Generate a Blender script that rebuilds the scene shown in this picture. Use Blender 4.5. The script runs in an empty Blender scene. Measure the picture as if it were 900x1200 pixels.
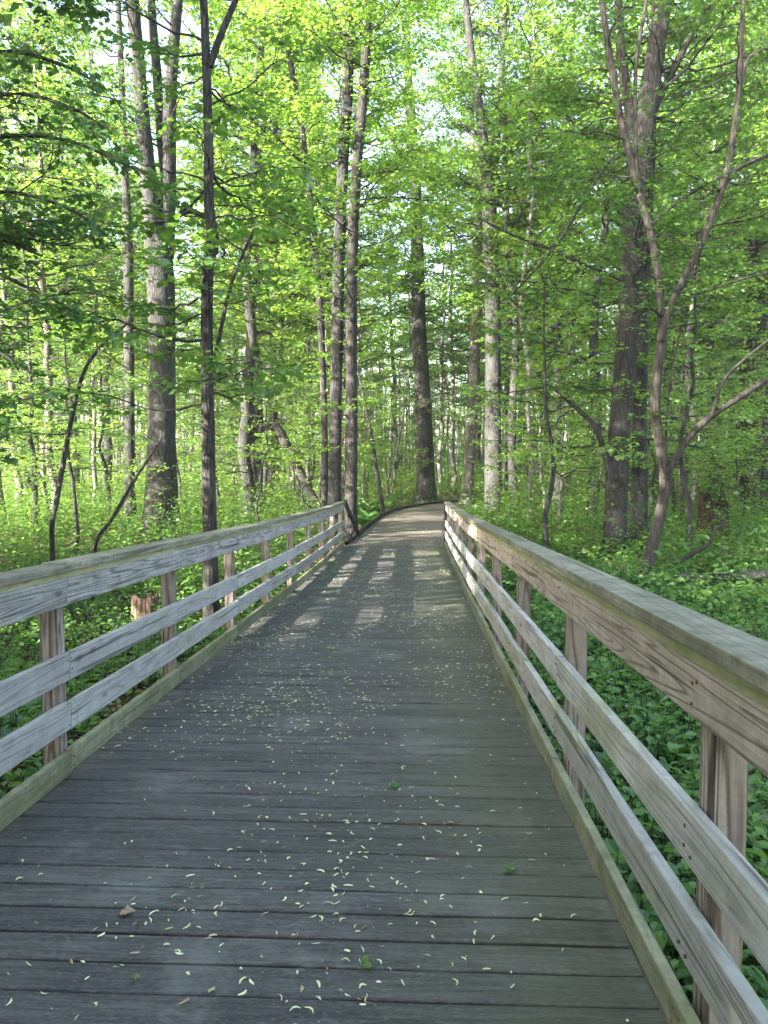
import bpy, bmesh, math
import numpy as np
from mathutils import Vector, Matrix

SC = bpy.context.scene
COL = SC.collection
R = math.radians
UP = np.array([0., 0., 1.])

# ------------------------------------------------------------------ camera model
F, CX, CY = 890.0, 450.0, 600.0          # pixels of the 900x1200 photograph
YAW, PITCH = R(2.44), R(-3.86)
CAM = np.array([0., 0., 1.45])
fw = np.array([-math.sin(YAW)*math.cos(PITCH), math.cos(YAW)*math.cos(PITCH), math.sin(PITCH)])
rt = np.array([math.cos(YAW), math.sin(YAW), 0.])
up_ = np.cross(rt, fw)


def W(px, py, d):
    return CAM + d*(fw + (px-CX)/F*rt + (CY-py)/F*up_)


def proj(p):
    v = np.asarray(p) - CAM
    z = v @ fw
    return CX + F*(v @ rt)/z, CY - F*(v @ up_)/z, z


def smooth(a, b, x):
    t = np.clip((np.asarray(x, float)-a)/(b-a), 0, 1)
    return t*t*(3-2*t)


def deck_z(y):
    return -0.0416*y + 0.14*(max(0., y-9.)/9.2)**2 if y < 18.5 else -0.0416*18.5+0.14*(9.5/9.2)**2 - .004*(y-18.5)


def gz(x, y):
    x = np.asarray(x, float); y = np.asarray(y, float)
    base = -1.0 + .30*smooth(8, 21, y)
    n = .07*np.sin(.55*x+.3*y)+.05*np.sin(.9*y-.4*x+1.3)+.04*np.sin(1.7*x+1.1*y)
    m = smooth(2.2, 5.5, np.abs(x+.5-smooth(28, 44, y)*6))
    far = .5*smooth(40, 110, np.hypot(x, y))
    return base + n*(.25+.75*m) + far


def ground_at(px, py):
    """the point of the ground seen at a pixel"""
    lo = None
    for d in np.arange(2., 90., .1):
        p = W(px, py, d)
        if p[2] < gz(p[0], p[1]):
            return p
    return W(px, py, 60)

# ------------------------------------------------------------------ materials


class NT:
    def __init__(s, name):
        s.m = bpy.data.materials.new(name); s.m.use_nodes = True
        s.t = s.m.node_tree; s.t.nodes.clear()
        s.out = s.t.nodes.new('ShaderNodeOutputMaterial')

    def n(s, typ, ins=None, **kw):
        nd = s.t.nodes.new('ShaderNode'+typ)
        for k, v in kw.items():
            setattr(nd, k, v)
        for k, v in (ins or {}).items():
            sk = nd.inputs[k]
            if hasattr(v, 'is_output') or isinstance(v, bpy.types.NodeSocket):
                s.t.links.new(v, sk)
            else:
                sk.default_value = v
        return nd

    def math(s, op, a, b=0.0, clamp=False):
        nd = s.n('Math', {0: a, 1: b}, operation=op); nd.use_clamp = clamp
        return nd.outputs[0]

    def ramp(s, fac, stops, interp='LINEAR'):
        nd = s.n('ValToRGB', {'Fac': fac})
        cr = nd.color_ramp; cr.interpolation = interp
        while len(cr.elements) < len(stops):
            cr.elements.new(.5)
        for e, (p, c) in zip(cr.elements, stops):
            e.position = p
            e.color = (*c, 1) if not isinstance(c, (int, float)) else (c, c, c, 1)
        return nd.outputs[0]

    def mix(s, fac, a, b, mode='MIX'):
        nd = s.n('Mix', data_type='RGBA', blend_type=mode)
        for k, v in ((0, fac), (6, a), (7, b)):
            if isinstance(v, bpy.types.NodeSocket):
                s.t.links.new(v, nd.inputs[k])
            else:
                nd.inputs[k].default_value = v if isinstance(v, (int, float)) else (*v, 1)
        return nd.outputs[2]

    def noise(s, vec, scale, detail=4, rough=.55, dist=0.):
        return s.n('TexNoise', {'Vector': vec, 'Scale': scale, 'Detail': detail, 'Roughness': rough, 'Distortion': dist}).outputs[0]

    def mapv(s, vec, scale=(1, 1, 1), loc=(0, 0, 0)):
        return s.n('Mapping', {'Vector': vec, 'Scale': scale, 'Location': loc}).outputs[0]

    def surf(s, sock):
        s.t.links.new(sock, s.out.inputs[0]); return s.m


def wood(name, light, dark, moss=(.10, .13, .035), moss_amt=.3, ring=16., contrast=1., scale_z=1., rough=.85, bump=.7, along='Y', power=5., mott=.25):
    """weathered timber: growth-ring contours stretched along the board, fine streaks, moss patches"""
    T = NT(name)
    oc = T.n('TexCoord').outputs['Object']
    rnd = T.n('ObjectInfo').outputs['Random']
    off = T.n('CombineXYZ', {0: T.math('MULTIPLY', rnd, 37.), 1: T.math('MULTIPLY', rnd, 91.), 2: T.math('MULTIPLY', rnd, 53.)}).outputs[0]
    v = T.n('VectorMath', {0: oc, 1: off}, operation='ADD').outputs[0]
    lng = (7., .42, 9.) if along == 'Y' else (7., 9., .42)
    fin = (95., 1.3, 95.) if along == 'Y' else (95., 95., 1.3)
    chk = (34., .8, 34.) if along == 'Y' else (34., 34., .8)
    base = T.noise(T.mapv(v, lng), 1.0, 2, .4, .2)
    rings = T.math('SINE', T.math('MULTIPLY', base, ring*6.283))
    rings = T.math('MULTIPLY_ADD', rings, .5); T.t.nodes[-1].inputs[2].default_value = .5
    rings = T.math('POWER', rings, power)
    fine = T.noise(T.mapv(v, fin), 1.0, 3, .6)
    fac = T.math('ADD', T.math('MULTIPLY', rings, .5*contrast), T.math('MULTIPLY', fine, .62))
    ck = T.ramp(T.noise(T.mapv(v, chk), 1., 2, .5), [(.62, 0.), (.66, 1.)])
    col = T.ramp(fac, [(.18, light), (.52, tuple((a*.6+b*.4) for a, b in zip(light, dark))), (.95, dark)])
    col = T.mix(T.math('MULTIPLY', ck, .7), col, tuple(c*.3 for c in dark))
    # knots
    vor = T.n('TexVoronoi', {'Vector': T.mapv(v, (5.2, 1.9, 5.2) if along == 'Y' else (5.2, 5.2, 1.9)), 'Scale': 1.0, 'Randomness': 1.0})
    kn = T.ramp(vor.outputs['Distance'], [(.05, 1.), (.12, 0.)])
    col = T.mix(T.math('MULTIPLY', kn, .75), col, tuple(c*.35 for c in dark))
    # per board tone
    tone = T.math('MULTIPLY_ADD', rnd, .5); T.t.nodes[-1].inputs[2].default_value = .75
    col = T.mix(1.0, col, T.n('CombineColor', {0: tone, 1: tone, 2: tone}).outputs[0], 'MULTIPLY')
    # moss and algae stains
    if moss_amt > 0:
        mn = T.noise(T.mapv(v, (5., 1.2, 5.) if along == 'Y' else (5., 5., 1.2)), 1.0, 6, .65)
        mm = T.ramp(mn, [(.62-moss_amt*.4, 0.), (.86-moss_amt*.4, 1.)])
        col = T.mix(T.math('MULTIPLY', mm, .75), col, moss)
        mn2 = T.noise(v, 22., 4, .7)
        col = T.mix(T.math('MULTIPLY', T.ramp(mn2, [(.55, 0.), (.72, 1.)]), .35*min(1, moss_amt*2)), col, (.19, .21, .15))
    mo = T.noise(v, 14., 6, .75)
    col = T.mix(T.math('MULTIPLY', T.ramp(mo, [(.42, 0.), (.66, 1.)]), mott), col, tuple(c*.6 for c in dark))
    mo2 = T.noise(v, 2.3, 5, .7)
    col = T.mix(T.math('MULTIPLY', T.ramp(mo2, [(.42, 0.), (.68, 1.)]), mott*1.3), col, tuple(c*.9 for c in dark))
    # dark specks, grime
    sp = T.noise(v, 9., 5, .7)
    col = T.mix(T.math('MULTIPLY', T.ramp(sp, [(.56, 0.), (.75, 1.)]), .38), col, tuple(c*.42 for c in dark))
    bmp = T.n('Bump', {'Height': T.math('ADD', T.math('MULTIPLY', fac, -1.), T.math('MULTIPLY', kn, -.4)), 'Strength': bump, 'Distance': .006})
    p = T.n('BsdfPrincipled', {'Base Color': col, 'Roughness': rough, 'Normal': bmp.outputs[0], 'Specular IOR Level': .25})
    return T.surf(p.outputs[0])


def deck_mat():
    T = NT('deck_timber')
    oc = T.n('TexCoord').outputs['Object']
    var = T.n('Attribute', attribute_name='var').outputs['Fac']
    off = T.n('CombineXYZ', {0: T.math('MULTIPLY', var, 61.), 1: 0., 2: T.math('MULTIPLY', var, 23.)}).outputs[0]
    v = T.n('VectorMath', {0: oc, 1: off}, operation='ADD').outputs[0]
    fine = T.noise(T.mapv(v, (4.2, 75., 30.)), 1.0, 5, .7)
    med = T.noise(T.mapv(v, (1.1, 9., 9.)), 1.0, 5, .6)
    grit = T.noise(T.mapv(v, (48., 150., 60.)), 1.0, 3, .7)
    col = T.ramp(fine, [(.34, (.030, .030, .027)), (.5, (.060, .059, .053)), (.66, (.104, .102, .092))])
    tone = T.math('MULTIPLY_ADD', var, .34); T.t.nodes[-1].inputs[2].default_value = .80
    col = T.mix(1.0, col, T.n('CombineColor', {0: tone, 1: tone, 2: tone}).outputs[0], 'MULTIPLY')
    col = T.mix(T.math('MULTIPLY', T.ramp(med, [(.50, 0.), (.68, 1.)]), .32), col, (.165, .165, .155))
    col = T.mix(T.math('MULTIPLY', T.ramp(grit, [(.54, 0.), (.66, 1.)]), .55), col, (.138, .137, .126))
    col = T.mix(T.math('MULTIPLY', T.ramp(grit, [(.34, 1.), (.46, 0.)]), .55), col, (.022, .022, .020))
    # pale dried puddle marks and scuffs
    sc = T.noise(oc, 1.6, 6, .72)
    col = T.mix(T.math('MULTIPLY', T.ramp(sc, [(.54, 0.), (.66, 1.)]), .34), col, (.20, .20, .19))
    wv = T.n('TexWave', {'Vector': oc, 'Scale': 1.4, 'Distortion': 14., 'Detail': 3., 'Detail Scale': 1.2}, wave_type='RINGS').outputs['Fac']
    scr = T.math('MULTIPLY', T.ramp(wv, [(.975, 0.), (.995, 1.)]), T.ramp(T.noise(oc, 3.1, 2), [(.52, 0.), (.6, 1.)]))
    col = T.mix(T.math('MULTIPLY', scr, .16), col, (.24, .24, .23))
    # algae along the shaded edge of the boards
    x = T.n('SeparateXYZ', {0: oc}).outputs[0]
    e = T.math('ADD', T.math('MULTIPLY', x, 1.), T.math('MULTIPLY', T.noise(oc, 2.6, 5, .7), .9))
    col = T.mix(T.math('MULTIPLY', T.ramp(T.math('MULTIPLY', e, .5), [(.36, 0.), (.62, 1.)]), .30), col, (.105, .115, .05))
    dk = T.noise(oc, 5.5, 5, .75)
    col = T.mix(T.math('MULTIPLY', T.ramp(dk, [(.55, 0.), (.75, 1.)]), .5), col, (.03, .032, .03))
    b = T.n('Bump', {'Height': T.math('ADD', T.math('ADD', fine, grit), T.math('MULTIPLY', dk, .5)), 'Strength': .7, 'Distance': .004})
    p = T.n('BsdfPrincipled', {'Base Color': col, 'Roughness': T.ramp(med, [(.3, .62), (.7, .85)]), 'Normal': b.outputs[0], 'Specular IOR Level': .4})
    return T.surf(p.outputs[0])


def leaf_mat(name, c0, c1, c2, trans=.45, gloss=.06, tcol=1.5):
    T = NT(name)
    var = T.n('Attribute', attribute_name='var').outputs['Fac']
    rnd = T.n('ObjectInfo').outputs['Random']
    f = T.math('ADD', T.math('MULTIPLY', var, .8), T.math('MULTIPLY', rnd, .2))
    col = T.ramp(f, [(0., c0), (.5, c1), (1., c2)])
    d = T.n('BsdfDiffuse', {'Color': col})
    tc = T.mix(1., col, (tcol*1.06, tcol, tcol*.6), 'MULTIPLY')
    t = T.n('BsdfTranslucent', {'Color': tc})
    m = T.n('MixShader', {0: trans, 1: d.outputs[0], 2: t.outputs[0]})
    g = T.n('BsdfGlossy', {'Roughness': .42, 'Color': (.9, .95, 1., 1)})
    m2 = T.n('MixShader', {0: gloss, 1: m.outputs[0], 2: g.outputs[0]})
    return T.surf(m2.outputs[0])


def bark_mat(name, dark, mid, light, vs=1., bump=1.):
    T = NT(name)
    oc = T.n('TexCoord').outputs['Object']
    rnd = T.n('ObjectInfo').outputs['Random']
    off = T.n('CombineXYZ', {0: T.math('MULTIPLY', rnd, 17.), 1: T.math('MULTIPLY', rnd, 31.), 2: T.math('MULTIPLY', rnd, 43.)}).outputs[0]
    v = T.n('VectorMath', {0: oc, 1: off}, operation='ADD').outputs[0]
    st = T.noise(T.mapv(v, (26.*vs, 26.*vs, 2.6*vs)), 1., 6, .68, .5)
    vo = T.n('TexVoronoi', {'Vector': T.mapv(v, (22.*vs, 22.*vs, 3.*vs)), 'Scale': 1.}, feature='DISTANCE_TO_EDGE').outputs['Distance']
    h = T.math('ADD', T.math('MULTIPLY', st, .8), T.math('MULTIPLY', T.ramp(vo, [(0., 0.), (.22, 1.)]), .35))
    col = T.ramp(h, [(.32, dark), (.62, mid), (.92, light)])
    pat = T.noise(T.mapv(v, (2.2, 2.2, .9)), 1., 5, .6)
    col = T.mix(T.math('MULTIPLY', T.ramp(pat, [(.48, 0.), (.66, 1.)]), .4), col, tuple(min(1, c*1.25) for c in light))
    pat2 = T.noise(T.mapv(v, (5., 5., 2.2)), 1., 4, .7)
    col = T.mix(T.math('MULTIPLY', T.ramp(pat2, [(.55, 0.), (.72, 1.)]), .35), col, (.09, .105, .06))
    b = T.n('Bump', {'Height': h, 'Strength': bump, 'Distance': .02})
    p = T.n('BsdfPrincipled', {'Base Color': col, 'Roughness': .93, 'Normal': b.outputs[0], 'Specular IOR Level': .15})
    return T.surf(p.outputs[0])


def ground_mat():
    T = NT('forest_floor')
    oc = T.n('TexCoord').outputs['Object']
    lit = T.n('TexVoronoi', {'Vector': oc, 'Scale': 16., 'Randomness': 1.})
    col = T.ramp(T.n('SeparateColor', {0: lit.outputs['Color']}).outputs[0],
                 [(0., (.035, .024, .015)), (.45, (.10, .066, .038)), (.8, (.19, .135, .08)), (1., (.27, .2, .13))])
    n = T.noise(oc, .9, 7, .65)
    col = T.mix(T.ramp(n, [(.44, 0.), (.62, .8)]), col, (.05, .085, .02))
    n2 = T.noise(oc, 26., 4, .7)
    col = T.mix(T.math('MULTIPLY', T.ramp(n2, [(.5, 0.), (.75, 1.)]), .6), col, (.022, .016, .01))
    b = T.n('Bump', {'Height': T.math('ADD', n2, lit.outputs['Distance']), 'Strength': .9, 'Distance': .04})
    p = T.n('BsdfPrincipled', {'Base Color': col, 'Roughness': .95, 'Normal': b.outputs[0], 'Specular IOR Level': .15})
    return T.surf(p.outputs[0])


def path_mat():
    T = NT('gravel_path')
    oc = T.n('TexCoord').outputs['Object']
    n = T.noise(oc, 70., 3, .8)
    col = T.ramp(n, [(.3, (.072, .063, .055)), (.55, (.14, .125, .112)), (.8, (.24, .22, .2))])
    n2 = T.noise(oc, 1.1, 5, .6)
    col = T.mix(T.ramp(n2, [(.5, 0.), (.7, .5)]), col, (.12, .085, .055))
    b = T.n('Bump', {'Height': n, 'Strength': .6, 'Distance': .012})
    p = T.n('BsdfPrincipled', {'Base Color': col, 'Roughness': .92, 'Normal': b.outputs[0], 'Specular IOR Level': .2})
    return T.surf(p.outputs[0])


def plain(name, c, rough=.8, emit=None):
    T = NT(name)
    p = T.n('BsdfPrincipled', {'Base Color': (*c, 1), 'Roughness': rough, 'Specular IOR Level': .3})
    return T.surf(p.outputs[0])


def seed_mat():
    T = NT('fallen_seed')
    var = T.n('Attribute', attribute_name='var').outputs['Fac']
    col = T.ramp(var, [(0., (.17, .09, .045)), (.14, (.34, .24, .12)), (.3, (.50, .45, .24)), (.6, (.60, .60, .33)), (.9, (.66, .67, .44)), (1., (.30, .40, .12))])
    p = T.n('BsdfPrincipled', {'Base Color': col, 'Roughness': .7})
    return T.surf(p.outputs[0])


M = dict(
    deck=deck_mat(),
    rail=wood('grey_rail_timber', (.40, .395, .385), (.13, .12, .11), (.19, .22, .07), .18, 15., .62, mott=.22),
    fascia=wood('grained_brown_timber', (.47, .40, .345), (.085, .056, .042), (.22, .22, .10), .12, 20., .82, power=5.),
    fasciag=wood('grained_grey_timber', (.36, .355, .345), (.075, .062, .055), (.17, .19, .08), .12, 15., .95, mott=.3),
    cap=wood('lichened_cap_timber', (.265, .255, .195), (.10, .096, .07), (.13, .14, .055), .36, 9., .7, mott=.62),
    moss=wood('mossy_timber', (.235, .235, .155), (.09, .092, .055), (.12, .14, .038), .42, 10., .5, mott=.45),
    railg=wood('green_stained_rail_timber', (.43, .425, .40), (.14, .13, .11), (.25, .27, .075), .30, 15., .6, mott=.2),
    strip=wood('green_strip_timber', (.37, .37, .225), (.16, .16, .09), (.22, .24, .075), .36, 9., .5, mott=.3),
    post=wood('brown_post_timber', (.36, .315, .275), (.095, .07, .054), (.18, .18, .09), .05, 16., 1.1, along='Z', power=3., mott=.3),
    bark=bark_mat('bark_grey_brown', (.0105, .0105, .0102), (.033, .0325, .031), (.072, .071, .068)),
    barkd=bark_mat('bark_dark', (.0115, .0108, .0103), (.034, .0315, .029), (.072, .068, .063)),
    barkp=bark_mat('bark_pale', (.045, .042, .038), (.11, .103, .093), (.21, .2, .185)),
    barks=bark_mat('bark_smooth_brown', (.019, .016, .014), (.045, .038, .033), (.08, .07, .062), .7, .8),
    rot=bark_mat('rotten_wood', (.010, .008, .006), (.034, .024, .018), (.085, .06, .044), .6, 1.4),
    red=bark_mat('red_brown_wood', (.045, .028, .02), (.11, .074, .053), (.19, .14, .105), .7, 1.2),
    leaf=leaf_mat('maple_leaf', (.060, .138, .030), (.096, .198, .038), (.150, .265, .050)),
    leafd=leaf_mat('shaded_maple_leaf', (.034, .092, .026), (.054, .130, .033), (.088, .178, .042), .5),  # darker copy of the maple leaf, the shade put into its green
    leafy=leaf_mat('young_yellow_green_leaf', (.115, .215, .042), (.165, .290, .055), (.240, .365, .074), .58, tcol=1.75),
    herb=leaf_mat('ground_cover_leaf', (.060, .145, .034), (.100, .21, .044), (.175, .29, .060), .42, .03),
    herby=leaf_mat('sunny_undergrowth_leaf', (.066, .145, .032), (.104, .20, .040), (.175, .285, .056), .5, .03, 1.6),
    broad=leaf_mat('broad_leaf', (.05, .13, .03), (.07, .165, .036), (.11, .22, .046), .35, .06),
    dead=leaf_mat('dry_leaf', (.16, .09, .045), (.26, .17, .10), (.40, .30, .2), .2, .03, 1.),
    ground=ground_mat(), path=path_mat(), seed=seed_mat(),
    nail=plain('rusty_nail', (.07, .045, .035), .7),
    dark=plain('dark_iron', (.02, .02, .02), .6),
)

# ------------------------------------------------------------------ mesh helpers


class Acc:
    """collects tubes and leaves and links them as one mesh"""

    def __init__(s):
        s.v, s.f, s.fs, s.var, s.mi, s.sm, s.n = [], [], [], [], [], [], 0

    def add(s, verts, faces, var=.5, mi=0, smooth_=False):
        verts = np.asarray(verts, np.float32).reshape(-1, 3); faces = np.asarray(faces, np.int32)
        s.v.append(verts); s.f.append((faces+s.n).ravel()); s.fs.append(np.full(len(faces), faces.shape[1], np.int32))
        s.var.append(np.broadcast_to(np.asarray(var, np.float32), (len(verts),)))
        s.mi.append(np.full(len(faces), mi, np.int32)); s.sm.append(np.full(len(faces), smooth_, bool))
        s.n += len(verts)

    def tube(s, pts, rad, sides=6, mi=0, bump=0., rng=None, var=.5):
        pts = np.asarray(pts, float); rad = np.broadcast_to(np.asarray(rad, float), (len(pts),))
        n = len(pts)
        t = np.gradient(pts, axis=0); t /= np.linalg.norm(t, axis=1, keepdims=True)+1e-9
        ref = np.array([1., 0, 0]) if abs(t[0][0]) < .8 else np.array([0, 1., 0])
        a = np.cross(t, ref); a /= np.linalg.norm(a, axis=1, keepdims=True)+1e-9
        b = np.cross(t, a)
        th = np.arange(sides)/sides*2*math.pi
        r = rad[:, None]*np.ones(sides)[None]
        if bump and rng is not None:
            lob = sum(rng.uniform(.3, 1)*np.cos(k*th+rng.uniform(0, 6)) for k in (2, 3, 5))
            r = r*(1+bump*(.5*lob[None]+rng.normal(0, .35, (n, sides))))
        ring = pts[:, None]+r[..., None]*(np.cos(th)[None, :, None]*a[:, None]+np.sin(th)[None, :, None]*b[:, None])
        i = np.arange(n-1)[:, None]*sides; j = np.arange(sides)[None]; k = (j+1) % sides
        fcs = np.stack([i+j, i+k, i+sides+k, i+sides+j], -1).reshape(-1, 4)
        s.add(ring.reshape(-1, 3), fcs, var, mi, True)
        c = np.arange(sides)
        s.add(ring[-1], [c.tolist()], var, mi, False)

    def leaves(s, P, D, N, S, tmpl, faces, var, mi=0):
        P, D, N, S = (np.asarray(q, np.float32) for q in (P, D, N, S))
        if not len(P):
            return
        D = D/(np.linalg.norm(D, axis=1, keepdims=True)+1e-9)
        B = np.cross(N, D); B /= np.linalg.norm(B, axis=1, keepdims=True)+1e-9
        Nn = np.cross(D, B)
        t = np.asarray(tmpl, np.float32)
        V = P[:, None]+S[:, None, None]*(t[None, :, 0:1]*D[:, None]+t[None, :, 1:2]*B[:, None]+t[None, :, 2:3]*Nn[:, None])
        m = len(t)
        base = (np.arange(len(P))*m)[:, None]
        vv = np.repeat(np.asarray(var, np.float32), m)
        n0 = s.n
        s.v.append(V.reshape(-1, 3)); s.var.append(vv); s.n += len(P)*m
        for fc in faces:
            fc = np.asarray(fc, np.int32)
            q = base+fc[None]
            s.f.append((q+n0).ravel()); s.fs.append(np.full(len(P), len(fc), np.int32))
            s.mi.append(np.full(len(P), mi, np.int32)); s.sm.append(np.zeros(len(P), bool))

    def mesh(s, name, mats):
        me = bpy.data.meshes.new(name)
        v = np.concatenate(s.v); f = np.concatenate(s.f); fs = np.concatenate(s.fs)
        me.vertices.add(len(v)); me.vertices.foreach_set('co', v.ravel())
        me.loops.add(len(f)); me.loops.foreach_set('vertex_index', f)
        me.polygons.add(len(fs)); me.polygons.foreach_set('loop_start', np.concatenate([[0], np.cumsum(fs)[:-1]]).astype(np.int32))
        me.polygons.foreach_set('material_index', np.concatenate(s.mi))
        me.polygons.foreach_set('use_smooth', np.concatenate(s.sm))
        at = me.attributes.new('var', 'FLOAT', 'POINT'); at.data.foreach_set('value', np.concatenate(s.var).astype(np.float32))
        for m in (mats if isinstance(mats, (list, tuple)) else [mats]):
            me.materials.append(m)
        me.update(calc_edges=True)
        return me

    def build(s, name, mats, parent=None):
        return link(name, s.mesh(name, mats), parent)


def link(name, me, parent=None):
    o = bpy.data.objects.new(name, me); COL.objects.link(o)
    if parent is not None:
        o.parent = parent
    return o


def tag(o, label=None, cat=None, group=None, kind=None):
    if label: o['label'] = label
    if cat: o['category'] = cat
    if group: o['group'] = group
    if kind: o['kind'] = kind
    return o


def empty(name, loc=(0, 0, 0), rz=0.):
    o = bpy.data.objects.new(name, None); COL.objects.link(o)
    o.location = [float(q) for q in loc]; o.rotation_euler = (0, 0, rz); o.empty_display_size = .2
    return o


def copy_thing(root, loc, rz=0., scale=1., sz=None):
    r = root.copy(); COL.objects.link(r)
    r.location = [float(q) for q in loc]; r.rotation_euler = (0, 0, rz); r.scale = (scale, scale, sz or scale)
    for ch in list(root.children):
        c = ch.copy(); COL.objects.link(c); c.parent = r
    return r


def board(name, p0, p1, w, h, mat, parent, bev=.005, twist=0.):
    """a sawn board from p0 to p1 (centre line); w across (world x-ish), h up"""
    p0, p1 = Vector(p0), Vector(p1)
    L = (p1-p0).length
    bm = bmesh.new()
    bmesh.ops.create_cube(bm, size=1.)
    bmesh.ops.scale(bm, vec=(w, L, h), verts=bm.verts)
    bmesh.ops.bevel(bm, geom=list(bm.edges), offset=min(bev, w*.3, h*.3), segments=2, affect='EDGES', profile=.6)
    me = bpy.data.meshes.new(name); bm.to_mesh(me); bm.free(); me.materials.append(mat)
    for p in me.polygons:
        p.use_smooth = False
    o = link(name, me, parent)
    d = (p1-p0).normalized()
    x = d.cross(Vector((0, 0, 1))).normalized(); z = x.cross(d)
    mm = Matrix(((x.x, d.x, z.x, 0), (x.y, d.y, z.y, 0), (x.z, d.z, z.z, 0), (0, 0, 0, 1)))
    if twist:
        mm = mm @ Matrix.Rotation(twist, 4, 'Y')
    mm.translation = (p0+p1)/2
    o.matrix_local = mm
    return o


# leaf outlines: (along, across, out of plane)
MAPLE = [(0, 0, 0), (.12, .30, .03), (.30, .22, .05), (.42, .52, .07), (.58, .30, .04), (.78, .17, 0), (1.0, 0, -.06),
         (.78, -.17, 0), (.58, -.30, .04), (.42, -.52, .07), (.30, -.22, .05), (.12, -.30, .03)]
MAPLE_F = [(0, 6, 5, 4, 3, 2, 1), (0, 11, 10, 9, 8, 7, 6)]
DIAM = [(0, 0, 0), (.45, .42, .08), (1., 0, -.05), (.45, -.42, .08)]
DIAM_F = [(0, 2, 1), (0, 3, 2)]
OVATE = [(0, 0, 0), (.22, .26, .05), (.55, .30, .06), (1., 0, -.10), (.55, -.30, .06), (.22, -.26, .05)]
OVATE_F = [(0, 3, 2, 1), (0, 5, 4, 3)]
BROAD = [(0, 0, 0), (.15, .20, .06), (.40, .34, .09), (.70, .26, .06), (1., 0, -.12), (.70, -.26, .06), (.40, -.34, .09), (.15, -.20, .06), (.40, 0, .0), (.7, 0, -.03)]
BROAD_F = [(0, 8, 2, 1), (8, 9, 3, 2), (9, 4, 3), (0, 7, 6, 8), (8, 6, 5, 9), (9, 5, 4)]


def catmull(pts, per=6):
    pts = np.asarray(pts, float)
    if len(pts) < 3:
        t = np.linspace(0, 1, per+1)[:, None]
        return pts[0]*(1-t)+pts[-1]*t
    P = np.vstack([2*pts[0]-pts[1], pts, 2*pts[-1]-pts[-2]])
    out = []
    for i in range(1, len(P)-2):
        t = np.linspace(0, 1, per, endpoint=False)[:, None]
        a, b, c, d = P[i-1], P[i], P[i+1], P[i+2]
        out.append(.5*((2*b)+(c-a)*t+(2*a-5*b+4*c-d)*t*t+(3*b-a-3*c+d)*t**3))
    out.append(pts[-1:])
    return np.vstack(out)


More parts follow.
